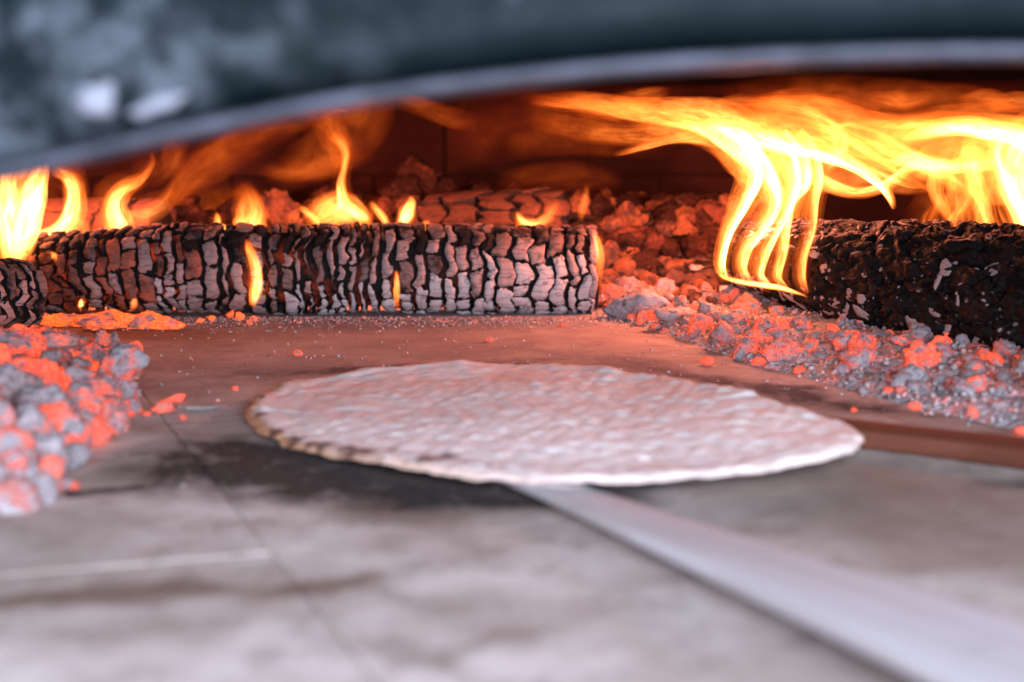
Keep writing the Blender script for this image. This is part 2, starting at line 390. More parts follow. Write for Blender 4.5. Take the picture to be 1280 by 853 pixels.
def plan(s):      # plan of the chamber, s from 0 (front left) over the back to 1 (front right)
    if s < 0.2: return Vector((CX-0.8, 0.47+(1.2-0.47)*s/0.2)), Vector((CX, 0.47+(1.2-0.47)*s/0.2))
    if s > 0.8: return Vector((CX+0.8, 0.47+(1.2-0.47)*(1-s)/0.2)), Vector((CX, 0.47+(1.2-0.47)*(1-s)/0.2))
    a = math.pi*(1-(s-0.2)/0.6); return Vector((CX+0.8*math.cos(a), 1.2+0.68*math.sin(a))), Vector((CX, 1.2))
NS = 96
v = []; f = []
for i in range(NS+1):
    p, c = plan(i/NS)
    for z in (-0.004, 0.232): v.append((p.x, p.y, z))
for i in range(NS): f.append((2*i, 2*i+2, 2*i+3, 2*i+1))
wall = kind(mesh_obj('oven_wall', v, f, M['mortar']), 'structure')
HB = 0.115
for k in range(2):
    nb = 15
    for b in range(nb):
        s0 = 0.16+0.68*(b+(0.5 if k % 2 else 0))/nb; s1 = s0+0.68/nb
        v = []; f = []; m = 6
        g = 0.0007; dep = U(0.0045, 0.0060)
        for i in range(m+1):
            s = s0+g+(s1-s0-2*g)*i/m
            p, c = plan(s); d = (c-p).normalized()
            be = 0.0015 if i in (0, m) else 0
            z0 = k*HB+0.0008; z1 = (k+1)*HB-0.0008
            q0 = p+d*0.0005; q1 = p+d*(dep-be)
            for (q, z) in ((q0, z0), (p+d*(dep-be-0.003), z0), (q1, z0+0.003), (q1, z1-0.003), (p+d*(dep-be-0.003), z1), (q0, z1)): v.append((q.x, q.y, z))
        for i in range(m):
            for r in range(5): f.append((i*6+r, i*6+r+1, (i+1)*6+r+1, (i+1)*6+r))
        f.append(tuple(range(6))); f.append(tuple(m*6+5-r for r in range(6)))
        mesh_obj('fire_brick', v, f, M['brick'], wall, smooth=False)
v = []; f = []; NTt = 10
for i in range(NS+1):
    p, c = plan(i/NS)
    for k in range(NTt+1):
        t = k/NTt; q = p.lerp(c, t); v.append((q.x, q.y, 0.231+0.17*math.sin(t*math.pi/2)))
for i in range(NS):
    for k in range(NTt): a = i*(NTt+1)+k; f.append((a, a+NTt+1, a+NTt+2, a+1))
vault = kind(mesh_obj('oven_vault', v, f, M['soot']), 'structure')

# mouth: steel hood with an arched opening
YM = 0.42
arch = [(-0.36, 0.0), (-0.355, 0.035), (-0.33, 0.078), (-0.28, 0.108), (-0.225, 0.130)]
arch += [(q.x, q.z) for q in (PY(px, r, YM) for px, r in ((-120, 252), (0, 227), (100, 204), (200, 181), (300, 160), (400, 141), (500, 125), (640, 108), (780, 94), (900, 86), (1050, 79), (1260, 75)))]
AXM = arch[-1][0]
arch += [(2*AXM-x, z) for x, z in arch[-2::-1]]
AR = [Vector((a, 0, b)) for a, b in catmull([list(p) for p in arch], 150)]
hood = tag(empty('oven_hood', (0.12, YM, 0.0)), 'dark slate blue enamelled metal hood with a worn arched edge over the oven mouth', 'oven hood')
HO = Vector((0.12, YM, 0.0))
# profile offsets (outwards from opening, depth); the plate stands behind a rolled lip
def sweep(prof, closed=True):
    v = []; f = []; n = len(prof)
    for i, p in enumerate(AR):
        a = AR[max(i-1, 0)]; b = AR[min(i+1, len(AR)-1)]; tg = (b-a).normalized(); nrm = Vector((-tg.z, 0, tg.x))
        for (o, y) in prof: q = p+nrm*o; v.append(Vector((q.x, YM+y, q.z))-HO)
    for i in range(len(AR)-1):
        for k in range(n if closed else n-1):
            l = (k+1) % n; f.append((i*n+k, (i+1)*n+k, (i+1)*n+l, i*n+l))
    return v, f
lip_prof = [(0.0, 0.010), (0.0004, 0.003), (0.0014, 0.0), (0.0038, 0.0), (0.0048, 0.002), (0.0050, 0.010)]
v, f = sweep(lip_prof)
mesh_obj('lip', v, f, M['lip'], hood)
# face plate: hollow moulding above the lip, then a bulging face that climbs and leans back
plate = [(0.0049, 0.013), (0.0056, 0.0095), (0.0068, 0.0075), (0.0086, 0.0050), (0.012, 0.0025), (0.018, 0.0015), (0.026, 0.0025), (0.04, 0.0065), (0.06, 0.014), (0.09, 0.028), (0.14, 0.055), (0.22, 0.11), (0.30, 0.17)]
v, f = sweep(plate, False)
mesh_obj('face_plate', v, f, M['hood'], hood)
# inner jamb, closing the mouth back to the chamber
v, f = sweep([(0.0046, 0.009), (0.006, 0.03), (0.010, 0.052), (0.07, 0.053), (0.20, 0.055), (0.6, 0.06)], False)
mesh_obj('inner_jamb', v, f, M['soot'], hood)
# two bare spots where the enamel has flaked off
def chip(px, r, w_, h_, rot, seed):
    c = PY(px, r, YM+0.0015); n = 22; vv = []; ff = []
    for ring, (s, y) in enumerate(((1.0, 0.002), (0.92, -0.0012), (0.5, -0.0018))):
        for i in range(n):
            a = i/n*math.tau; k = s*(1+0.75*noise.noise(Vector((math.cos(a)*1.7, math.sin(a)*1.7, seed))))
            x = math.cos(a)*w_*k; z = math.sin(a)*h_*k
            vv.append(Vector((c.x+x*math.cos(rot)-z*math.sin(rot), c.y+y, c.z+x*math.sin(rot)+z*math.cos(rot)))-HO)
    for k in range(2):
        for i in range(n): j = (i+1) % n; ff.append((k*n+i, k*n+j, (k+1)*n+j, (k+1)*n+i))
    ff.append(tuple(range(2*n, 3*n)))
    mesh_obj('flaked_patch', vv, ff, M['chip'], hood)
chip(122, 126, 0.0062, 0.0050, 0.1, 1.0); chip(190, 134, 0.0085, 0.0027, 0.36, 4.0)

# ---------------------------------------------------------------- flatbread
BO = P(694, 527, 0.008); BO.z = 0.0
out_px = [(308, 515), (313, 503), (330, 490), (372, 475), (420, 468), (500, 459), (560, 454), (620, 450), (700, 453), (780, 462), (880, 481), (960, 500), (1020, 514), (1058, 524), (1078, 535), (1081, 548), (1072, 560), (1045, 571), (980, 583), (900, 592), (800, 599), (700, 602), (620, 599), (540, 589), (470, 577), (410, 564), (352, 545), (320, 528)]
def tilt(x): return 0.0012+0.030*max(0, x+0.17)
pol = []
for q in out_px:
    g = P(*q, 0.0); g = P(*q, tilt(g.x)+0.003)
    d = g-BO; d.y = d.y*0.93-0.002; pol.append((math.atan2(d.y, d.x), math.hypot(d.x, d.y)))
pol.sort()
def rout(a):
    n = len(pol); a = (a+math.pi) % math.tau-math.pi
    for i in range(n):
        a0, r0 = pol[i]; a1, r1 = pol[(i+1) % n]
        if i == n-1: a1 += math.tau
        aa = a if a >= pol[0][0] else a+math.tau
        if a0 <= aa <= a1: t = (aa-a0)/(a1-a0); t = t*t*(3-2*t)*0.5+t*0.5; return r0+(r1-r0)*t
    return pol[0][1]
NSEG, NR = 420, 105
RO = [rout(-math.pi+math.tau*i/NSEG) for i in range(NSEG)]
RO = [(RO[i-3]+RO[i-2]+RO[i-1]+RO[i]+RO[(i+1) % NSEG]+RO[(i+2) % NSEG]+RO[(i+3) % NSEG])/7 for i in range(NSEG)]
v = []; f = []; ed = []; lu = []
def lumps(x, y):
    # rows of docking dimples pressed crosswise, blistered between
    a = 0.35; xr = x*math.cos(a)-y*math.sin(a); yr = x*math.sin(a)+y*math.cos(a)
    wx = xr+0.004*noise.noise(Vector((x*40, y*40, 1))); wy = yr+0.004*noise.noise(Vector((x*40, y*40, 5)))
    l = 0.5+0.25*math.sin(wx*math.tau/0.0092)+0.25*math.sin(wy*math.tau/0.0100)
    d, _ = noise.voronoi(Vector((x*105, y*105, 2.0)))
    return max(0, min(1, 0.12*l+0.40*(1-d[0])*1.1+0.36*(1-noise.voronoi(Vector((x*62, y*62, 7.0)))[0][0])+0.25*noise.noise(Vector((x*110, y*110, 3)))))
for k in range(NR+1):
    t = k/NR; t = 1-(1-t)**1.25
    for i in range(NSEG):
        a = -math.pi+math.tau*i/NSEG; r = RO[i]*t
        if t > 0.9: r += (0.0016*noise.noise(Vector((math.cos(a)*21, math.sin(a)*21, 0)))+0.0014*abs(noise.noise(Vector((math.cos(a)*13, math.sin(a)*13, 4)))))*(t-0.9)/0.1
        x = r*math.cos(a); y = r*math.sin(a); l = lumps(x, y)
        z = tilt(BO.x+x)+0.0018+0.0031*l+0.0030*noise.noise(Vector((x*14, y*14, 9)))
        dist = RO[i]*(1-t)
        z += 0.0008*math.exp(-((dist-0.010)/0.006)**2)
        z -= 0.0030*(1-sm(-0.001, 0.0045, dist))
        if a > 0.3 and a < 2.9: z += 0.004*math.exp(-(dist/0.03)**2)*(0.5+noise.noise(Vector((a*5, 2, 2))))
        v.append((x, y, z)); ed.append(t); lu.append(l)
for k in range(NR):
    for i in range(NSEG): j = (i+1) % NSEG; f.append((k*NSEG+i, k*NSEG+j, (k+1)*NSEG+j, (k+1)*NSEG+i))
nb0 = len(v)
for i in range(NSEG):
    a = -math.pi+math.tau*i/NSEG; r = RO[i]-0.0035; x = r*math.cos(a); y = r*math.sin(a)
    v.append((x, y, tilt(BO.x+x))); ed.append(1.0); lu.append(0.3)
for i in range(NSEG): j = (i+1) % NSEG; f.append((NR*NSEG+i, NR*NSEG+j, nb0+j, nb0+i))
f.append(tuple(nb0+NSEG-1-i for i in range(NSEG)))
bread = tag(mesh_obj('flatbread', v, f, M['bread'], loc=(BO.x, BO.y, 0), attrs={'edge': ed, 'lump': lu}), 'large round pale flatbread with blistered top and browned scalloped rim', 'bread')

# ---------------------------------------------------------------- wooden baking sticks
def stick(name, pts, thick, mat, label):
    """pts: list of (left top edge point, right top edge point) from tip to butt"""
    o = pts[-1][0].lerp(pts[-1][1], 0.5); ax = (pts[-1][0].lerp(pts[-1][1], .5)-pts[0][0].lerp(pts[0][1], .5)).normalized()
    rot = Matrix.Rotation(math.atan2(ax.y, ax.x), 4, 'Z'); inv = (Matrix.Translation(Vector((o.x, o.y, 0)))@rot).inverted()
    L = catmull([list(a)+list(b)+[th] for (a, b), th in zip(pts, thick)], 40)
    v = []; f = []; n = 10
    for q in L:
        a = inv@Vector(q[0:3]); b = inv@Vector(q[3:6]); th = q[6]; e = min(0.0010, th*0.2)
        s = (b-a).normalized(); up = Vector((0, 0, 1))
        for (k, off, z) in ((a, 0, -e), (a, e*0.35, -e*0.3), (a, e*1.2, 0), (b, -e*1.2, 0), (b, -e*0.35, -e*0.3), (b, 0, -e), (b, 0, -th+e), (b, -e, -th), (a, e, -th), (a, 0, -th+e)):
            v.append(k+s*off+up*z)
    for i in range(len(L)-1):
        for k in range(n): l = (k+1) % n; f.append((i*n+k, (i+1)*n+k, (i+1)*n+l, i*n+l))
    f.append(tuple(range(n))); f.append(tuple((len(L)-1)*n+n-1-k for k in range(n)))
    ob = mesh_obj(name, v, f, mat); ob.matrix_world = Matrix.Translation(Vector((o.x, o.y, 0)))@rot
    return tag(ob, label, 'baking stick')
# long pale stick, tip under the bread, rising a little towards the cook
def zed(y): return 0.0056+max(0, 0.66-y)*0.05
def ed_l(px): r = 604+0.4475*(px-655); y = P(px, r).y; return P(px, r, zed(y))
def ed_r(px): r = 633+0.3005*(px-807); y = P(px, r).y; return P(px, r, zed(y))
lft = [P(655, 604, 0.0056)+Vector((-0.045, 0.075, 0)), ed_l(655), ed_l(878), ed_l(1060), ed_l(1210)]
rgt = [P(655, 604, 0.0056)+Vector((-0.030, 0.083, 0)), P(740, 610, 0.0056), ed_r(985), ed_r(1150), ed_r(1300)]
lft.append(lft[-1]+(lft[-1]-lft[-2])*1.6); rgt.append(rgt[-1]+(rgt[-1]-rgt[-2])*1.6)
stick('baking_stick', list(zip(lft, rgt)), [0.0045, 0.005, 0.006, 0.0065, 0.007, 0.007], M['stick'], 'long pale wooden baking stick with its thin tip under the front of the flatbread')
ZB = 0.0098
bl = [P(1000, 534, ZB), P(1085, 540, ZB), P(1180, 551, ZB), P(1285, 565, ZB)]
brr = [P(1000, 518, ZB), P(1075, 525, ZB), P(1180, 536, ZB), P(1285, 546, ZB)]
bl.append(bl[-1]+(bl[-1]-bl[-2])*2.2); brr.append(brr[-1]+(brr[-1]-brr[-2])*2.2)
stick('baking_stick', list(zip(bl, brr)), [0.0096]*5, M['board'], 'scorched reddish brown wooden stick under the flatbread rim beside the ash bed')

def m_charglow():
    t = NT('glowing_char'); p = t.obj(); n = t.noise(p, 140, 5, 0.7); x = t.n('SeparateXYZ', i_0=p).outputs[0]
    g = t.math('MULTIPLY', t.rng(t.noise(p, 32, 4, 0.6), 0.50, 0.68), t.rng(x, 0.10, -0.20, 0.05, 0.55))
    return t.finish(t.mix(n, (0.006, 0.005, 0.005), (0.026, 0.018, 0.015)), 0.8, t.bump(n, 0.8, 0.003), em=(1.0, 0.09, 0.012), ems=g, spec=0.3)
M['char_glow'] = m_charglow()
# ---------------------------------------------------------------- charred logs built of char blocks
AS = [-1, -0.95, -0.80, -0.52, -0.17, 0.17, 0.52, 0.80, 0.95, 1]
def charred_log(name, p0, p1, rad, ncol, nrow, th0, th1, gap, mats, label, seed, core=0.80, hgt=None, wob=0.42, squash=1.0, group=None, taper=0.0):
    rng = random.Random(seed)
    ax = (p1-p0); L = ax.length; ax.normalize()
    fr = Vector((0, -1, 0)); fr = (fr-ax*fr.dot(ax)).normalized(); up = ax.cross(fr)
    if up.z < 0: up = -up
    mid = (p0+p1)/2; base_pt = Vector((mid.x, mid.y, mid.z-rad)); root = empty(name, base_pt)
    tag(root, label, 'log', group)
    def pt(s, th, r):
        rr = r*(1+0.05*noise.noise(Vector((s*9, th*0.7, seed))))*(1-taper*(1-sm(0, 0.2, s)))
        return p0+ax*s+(fr*math.cos(th)+up*math.sin(th)*squash)*rr-base_pt+(up*0.006+fr*0.012)*noise.noise(Vector((s*5.5, seed, 3.3)))
    # core
    v = []; f = []; n = 30; m = 60
    for i in range(m+1):
        s = L*i/m
        for k in range(n):
            th = k/n*math.tau; v.append(pt(s, th, rad*core*(1+0.05*noise.noise(Vector((s*60, math.cos(th)*3, math.sin(th)*3+seed))))))
    for i in range(m):
        for k in range(n): l = (k+1) % n; f.append((i*n+k, i*n+l, (i+1)*n+l, (i+1)*n+k))
    f.append(tuple(n-1-k for k in range(n))); f.append(tuple(m*n+k for k in range(n)))
    mesh_obj('charred_core', v, f, M['char_glow'] if taper else M['char'], root)
    # column boundaries
    ws = [rng.uniform(0.62, 1.4) for _ in range(ncol)]; tot = sum(ws); bs = [0]
    for x in ws: bs.append(bs[-1]+x/tot*L)
    cw = L/ncol
    def bound(k, th):
        if k == 0 or k == ncol: return bs[k]+0.15*cw*noise.noise(Vector((k*3.1, th*2.5, seed)))
        return bs[k]+wob*cw*(noise.noise(Vector((bs[k]*14, th*2.0, seed+0.5)))*1.3+0.6*noise.noise(Vector((k*2.7, th*5.5, seed))))
    for c in range(ncol):
        hs = [rng.uniform(0.5, 1.6) for _ in range(nrow+rng.choice((-2, -1, 0, 0, 1) if nrow > 6 else (-1, 0, 0, 1)))]; tt = sum(hs); rb = [th0]
        for x in hs: rb.append(rb[-1]+x/tt*(th1-th0))
        for r_ in range(len(hs)):
            t0, t1 = rb[r_], rb[r_+1]; tm = (t0+t1)/2; sf = (c+0.5)/ncol
            gs = gap(sf, tm)*cw*(rng.uniform(0.7, 1.35) if rng.random() < 0.8 else rng.uniform(0.15, 0.45)); gt = 0.0008/rad*rng.uniform(0.5, 1.6)
            if (t1-t0) < gt*3: continue
            lean = rng.uniform(-0.22, 0.22)*(t1-t0); jit = rng.uniform(-0.12, 0.12)*cw; full = rad*rng.uniform(0.965, 1.03)
            v = []; f = []; mi = []; K = len(AS); sd = rng.uniform(0, 90)
            for jj, b in enumerate(AS):
                for ii, a in enumerate(AS):
                    # rounded-corner cell
                    aa = a*(1-0.10*abs(b)**4); bb = b*(1-0.10*abs(a)**4)
                    th = tm+(t1-t0)/2*bb*(1-gt/(t1-t0))+lean*aa*0.5
                    sl = bound(c, th)+gs/2; sr = bound(c+1, th)-gs/2
                    s = (sl+sr)/2+(sr-sl)/2*aa+jit
                    s += 0.16*cw*noise.noise(Vector((s*420, th*16, sd))); th += 0.10*(t1-t0)*noise.noise(Vector((s*420, th*16, sd+7)))
                    e = max(abs(a), abs(b))
                    q = full*(1-0.02*(a*a+b*b)) if e < 0.9 else full*0.968 if e < 0.99 else rad*(core-0.03)
                    if e < 0.99: q += rad*(0.035*noise.noise(Vector((s*170, th*6, sd)))+0.020*noise.noise(Vector((s*500, th*20, sd))))
                    v.append(pt(s, th, q))
            for jj in range(K-1):
                for ii in range(K-1):
                    f.append((jj*K+ii, jj*K+ii+1, (jj+1)*K+ii+1, (jj+1)*K+ii)); mi.append(1 if ii in (0, K-2) or jj in (0, K-2) else 0)
            mesh_obj('char_block', v, f, [mats(sf, tm, rng), M['char']], root, midx=mi)
    return root
D = math.radians
A = PY(28, 343, 1.335); B = PY(746, 341, 1.345)
A.z = 0.0395; B.z = 0.0395
def main_mats(sf, th, rng):
    if th > D(62): return M['ash_dark'] if rng.random() < 0.7 else M['char']
    if th > D(36): return rng.choice([M['ash_dark'], M['ash_dark'], M['char'], M['ash_mid']])
    if sf < 0.20: return rng.choice([M['ash_red'], M['ash_red'], M['ash_mid']])
    if sf < 0.33: return rng.choice([M['ash_mid'], M['ash_mid'], M['ash_red'], M['ash_pale']])
    if sf > 0.45 and th < D(-18): return M['ash_pale']
    if sf > 0.8 and th < D(20): return rng.choice([M['ash_mid'], M['ash_pale']])
    return rng.choice([M['ash_mid'], M['ash_mid'], M['ash_mid'], M['ash_dark']])
def main_gap(sf, th): return (0.26+0.12*math.sin(sf*17)*math.sin(sf*5+1)+0.26*math.exp(-((sf-0.46)/0.13)**2))*(1+0.3*(th > D(55)))
charred_log('charred_log', A, B, 0.0430, 43, 7, D(-88), D(125), main_gap, main_mats, 'long charred log split into ash grey blocks by black cracks, flames along its top', 11, taper=0.13)
A = PY(20, 296, 1.46); B = PY(204, 296, 1.44)
charred_log('charred_log', Vector((A.x, A.y, 0.062)), Vector((B.x, B.y, 0.060)), 0.043, 5, 4, D(-50), D(130), lambda s, t: 0.10, lambda s, t, r: M['ash_back'], 'pale brown burnt log piece lying behind the flame covered end of the long charred log', 21, wob=0.2)
A = PY(505, 285, 1.52); B = PY(712, 285, 1.50)
charred_log('charred_log', Vector((A.x, A.y, 0.060)), Vector((B.x, B.y, 0.064)), 0.045, 6, 4, D(-50), D(130), lambda s, t: 0.12, lambda s, t, r: M['ash_back'], 'short burnt log broken into big brown blocks behind the long charred log', 31, wob=0.5)
A = PY(-75, 395, 1.10); B = PY(36, 384, 1.17)
charred_log('charred_log', Vector((A.x, A.y, 0.040)), Vector((B.x, B.y, 0.036)), 0.031, 9, 4, D(-75), D(130), lambda s, t: 0.42, lambda s, t, r: r.choice([M['ash_mid'], M['ash_dark'], M['ash_dark']]), 'stubby charred log end with grey ash scales standing above the loose coal heap', 41, wob=0.9)

# black burning log on the right
def dark_log():
    p0 = PY(918, 316, 1.30); p1 = PY(1500, 420, 0.93); rad = 0.053
    ax = p1-p0; L = ax.length; ax.normalize()
    fr = Vector((0, -1, 0)); fr = (fr-ax*fr.dot(ax)).normalized(); up = ax.cross(fr)
    if up.z < 0: up = -up
    mid = (p0+p1)/2; bp = Vector((mid.x, mid.y, mid.z-rad)); root = empty('burning_log', bp)
    tag(root, 'thick black burning log flecked with white ash, flames rising from its end', 'log')
    n = 170; m = 320
    def rr(s, th):
        c = Vector((s*17, math.cos(th)*2.1, math.sin(th)*2.1))
        r = rad*(1+0.09*noise.noise(c*0.8)+0.07*fbm(c*2.0, 5)+0.07*abs(noise.noise(c*4.5))-0.02+0.05*(0.5-noise.voronoi(c*1.5)[0][0]))
        dd, _ = noise.voronoi(Vector((s*36+0.6*noise.noise(c*3), math.cos(th)*2.3, math.sin(th)*2.3)))
        r *= 1-0.075*(1-sm(0.0, 0.16, dd[1]-dd[0]))
        r *= 0.58+0.42*sm(0.0, 0.24, s)
        d = min(s, L-s); return r*(min(1.0, 0.50+0.5*math.sqrt(max(0, d)/0.016)) if d < 0.016 else 1)
    def pt(s, th, k=1.0): return p0+ax*s+(fr*math.cos(th)+up*math.sin(th))*rr(s, th)*k-bp
    v = []; f = []
    for i in range(m+1):
        for k in range(n): v.append(pt(L*(i/m), k/n*math.tau))
    for i in range(m):
        for k in range(n): l = (k+1) % n; f.append((i*n+k, i*n+l, (i+1)*n+l, (i+1)*n+k))
    f.append(tuple(n-1-k for k in range(n))); f.append(tuple(m*n+k for k in range(n)))
    mesh_obj('bark', v, f, M['blacklog'], root)
    rg = random.Random(5)
    for i in range(270):
        s = rg.uniform(0.008, L*0.72); th = D(rg.uniform(-62, 70)) if i < 120 else D(rg.uniform(-72, -25))
        c = pt(s, th, 0.985); nr = (fr*math.cos(th)+up*math.sin(th))
        sz = (0.0010+0.0038*rg.random()**2.4)*(1 if i < 120 else 1.3)
        q = COALS_S[rg.randrange(len(COALS_S))]
        o = bpy.data.objects.new('ash_flake', q['flake']); col.objects.link(o); o.parent = root
        o.location = c; o.rotation_euler = nr.to_track_quat('Z', 'Y').to_euler(); o.rotation_euler.rotate_axis('Z', rg.uniform(0, 6))
        o.scale = (sz*rg.uniform(0.7, 2.2), sz*rg.uniform(0.5, 1.2), sz*0.28)

# ---------------------------------------------------------------- coals
def chunk_mesh(seed, sub, planes, mats, rough=0.10):
    rg = random.Random(seed); bm = bmesh.new(); bmesh.ops.create_icosphere(bm, subdivisions=sub, radius=1.0)
    pl = []
    for _ in range(planes):
        n = Vector((rg.gauss(0, 1), rg.gauss(0, 1), rg.gauss(0, 1))).normalized(); pl.append((n, rg.uniform(0.62, 1.0)))
    for vv in bm.verts:
        d = vv.co.normalized(); acc = 0
        for n, h in pl:
            c = n.dot(d)
            if c > 0.05: acc += (c/h)**9
        r = min(1.25, acc**(-1/9) if acc > 0 else 1.25)
        r *= 1+rough*1.5*noise.noise(d*2.1+Vector((seed, 0, 0)))+rough*1.2*noise.noise(d*5+Vector((0, seed, 0)))+rough*0.7*noise.noise(d*11+Vector((0, 0, seed)))
        vv.co = d*r
    res = {}
    for k in mats:
        me = bpy.data.meshes.new('chunk_'+k); bm.to_mesh(me); me.materials.append(M[k])
        me.polygons.foreach_set('use_smooth', [True]*len(me.polygons)); res[k] = me
    bm.free(); return res
EM = ['ember_solid', 'ember_hot', 'ember_pink', 'ember_ash', 'lump', 'lump_hot', 'under', 'flake']
COALS_L = [chunk_mesh(100+i, 4, 9, EM, 0.14) for i in range(9)]
COALS_S = [chunk_mesh(200+i, 2, 8, EM, 0.12) for i in range(8)]

def coal(name, loc, size, mat, label, cat, group=None, big=True, stretch=None, rg=random, flat=1.0):
    lib = COALS_L if big else COALS_S
    o = bpy.data.objects.new(name, lib[rg.randrange(len(lib))][mat]); col.objects.link(o)
    st = stretch or (rg.uniform(0.85, 1.35), rg.uniform(0.75, 1.05), rg.uniform(0.65, 0.9))
    o.scale = tuple(size*k for k in st); o.location = loc
    o.rotation_euler = (rg.uniform(-0.5, 0.5)*flat, rg.uniform(-0.5, 0.5)*flat, rg.uniform(0, 6.28))
    if group and group != 'pale charcoal lumps':
        lim = 0.0042 if 'bed' in group else 0.009 if 'loose' in group else 0.015 if 'back' in group else 0.0
        wd = 'small ' if size < lim else 'large ' if lim and size > lim*1.7 else ''
        label = wd+label; group = wd+group
    return tag(o, label, cat, group)

dark_log()
# right-hand ash and ember bed
EDGE = [P(735, 392), P(765, 397), P(830, 416), P(890, 437), P(940, 455), P(1000, 467), P(1080, 492), P(1150, 508), P(1215, 524), P(1285, 540), P(1400, 566)]
def edge_y(x):
    for a, b in zip(EDGE, EDGE[1:]):
        if a.x <= x <= b.x: return a.y+(b.y-a.y)*(x-a.x)/(b.x-a.x)
    return EDGE[0].y if x < EDGE[0].x else EDGE[-1].y
def bed_h(x, y):
    d = (y-edge_y(x))*0.75
    if x < EDGE[0].x: d = min(d, (x-EDGE[0].x)*0.8+0.0)+0.0
    if d < -0.02: return -0.004
    h = 0.004*sm(-0.006, 0.02, d)+0.011*sm(0.0, 0.16, d)+0.016*sm(0.18, 0.45, d)
    return h+0.0035*noise.noise(Vector((x*45, y*45, 0)))*sm(0, 0.03, d)+0.0018*noise.noise(Vector((x*160, y*160, 4)))*sm(-0.004, 0.02, d)-0.0018*(1-sm(-0.006, 0.004, d))
v = []; f = []; nx, ny = 190, 210; X0, X1, Y0, Y1 = 0.075, 0.62, 0.68, 1.66
for j in range(ny+1):
    for i in range(nx+1):
        x = X0+(X1-X0)*i/nx; y = Y0+(Y1-Y0)*j/ny; v.append((x, y, bed_h(x, y)))
for j in range(ny):
    for i in range(nx):
        a = j*(nx+1)+i; q = (a, a+1, a+nx+2, a+nx+1)
        if max(v[k][2] for k in q) > -0.0015: f.append(q)
bed = tag(kind(mesh_obj('ash_bed', v, f, M['ashbed']), 'stuff'), 'sloping bed of grey ash and crumbled embers under the black log', 'ash')

# big pale pieces in front of the bed
pale = [(803, 402, 30, 'ember_ash', 'ash white block of charcoal beside the pale cut end of the long charred log', (1.35, 0.8, 0.72)),
        (852, 414, 27, 'ember_ash', 'pale pink ash coated charcoal lump in front of the glowing bed', (1.35, 0.8, 0.62)),
        (838, 385, 22, 'lump_hot', 'small orange lit charcoal piece wedged behind the two pale lumps', (0.8, 0.7, 1.1))]
for px, r, s, mt, lb, st in pale:
    q = P(px, r); sz = s*q.y/FPX
    o = coal('charcoal_lump', (q.x, q.y+sz*0.8, sz*st[2]*0.80), sz, mt, lb, 'charcoal', 'pale charcoal lumps', stretch=st, flat=0.25)
    o.rotation_euler.z = U(-0.4, 0.4)

rg = random.Random(77); placed = []
def try_place(x, y, s, lst, k=0.75):
    for (a, b, c) in lst:
        if (a-x)**2+(b-y)**2 < ((s+c)*k)**2: return False
    lst.append((x, y, s)); return True
cnt = 0; att = 0
while cnt < 285 and att < 20000:
    att += 1
    x = rg.uniform(0.085, 0.50); y = rg.uniform(0.72, 1.50); ey = edge_y(x); d = (y-ey)*0.75
    if d < -0.003 or abs(x/y) > 0.385: continue
    if d > 0.20 and rg.random() < 0.6: continue
    px = 640+x/y*FPX
    s = rg.choice([rg.uniform(0.003, 0.006), rg.uniform(0.004, 0.008), rg.uniform(0.007, 0.0125)]) if d > 0.02 else rg.uniform(0.002, 0.005)
    if not try_place(x, y, s, placed): continue
    hotp = 0.30+0.35*(px < 1050)+0.1*(px > 1180 and d > 0.05)
    u = rg.random()
    mt = 'ember_hot' if u < hotp*0.35 else 'ember_pink' if u < hotp else 'ember_ash'
    gr = {'ember_hot': ('glowing orange red ember in the ash bed below the black log', 'bright embers in the sloping ash bed'),
          'ember_pink': ('half ashed pinkish ember in the ash bed below the black log', 'ashy embers in the sloping ash bed'),
          'ember_ash': ('dull grey burnt out coal in the ash bed below the black log', 'grey coals in the sloping ash bed')}[mt]
    coal('ember_coal' if mt != 'ember_ash' else 'grey_coal', (x, y, bed_h(x, y)+s*0.35), s, mt, gr[0], 'coal', gr[1], big=s > 0.0075, rg=rg); cnt += 1

def crumbs(name, label, n, pick, parent=None, mat='ember_ash', lo=0.0008, hi=0.0028, rg=random.Random(3)):
    v = []; f = []
    bm = bmesh.new(); bmesh.ops.create_icosphere(bm, subdivisions=1, radius=1.0)
    tv = [x.co.copy() for x in bm.verts]; tf = [tuple(x.index for x in q.verts) for q in bm.faces]; bm.free()
    k = 0
    while k < n:
        q = pick(rg)
        if q is None: continue
        k += 1; s = lo+(hi-lo)*rg.random()**2.2; rot = Matrix.Rotation(rg.uniform(0, 6), 3, Vector((rg.gauss(0, 1), rg.gauss(0, 1), rg.gauss(0, 1))))
        sc3 = Vector((rg.uniform(0.7, 1.5), rg.uniform(0.6, 1.1), rg.uniform(0.5, 0.9))); b = len(v)
        for c in tv:
            p = rot@Vector((c.x*sc3.x, c.y*sc3.y, c.z*sc3.z))*s*rg.uniform(0.75, 1.15); v.append(Vector(q)+p+Vector((0, 0, s*0.35)))
        f += [tuple(i+b for i in t) for t in tf]
    o = kind(mesh_obj(name, v, f, M['crumb']), 'stuff')
    if parent: o.parent = parent
    else: tag(o, label, 'ash')
    return o
def m_crumb():
    t = NT('ash_crumbs'); p = t.pos()
    n1 = t.noise(p, 55, 4, 0.6); n2 = t.noise(p, 300, 3, 0.6)
    c = t.mix(t.rng(n2, 0.35, 0.65), (0.30, 0.25, 0.24), (0.52, 0.47, 0.46))
    return t.finish(c, 1.0, em=(1.0, 0.09, 0.02), ems=t.math('MULTIPLY', t.rng(n1, 0.48, 0.66), 0.5), spec=0.05)
M['crumb'] = m_crumb()
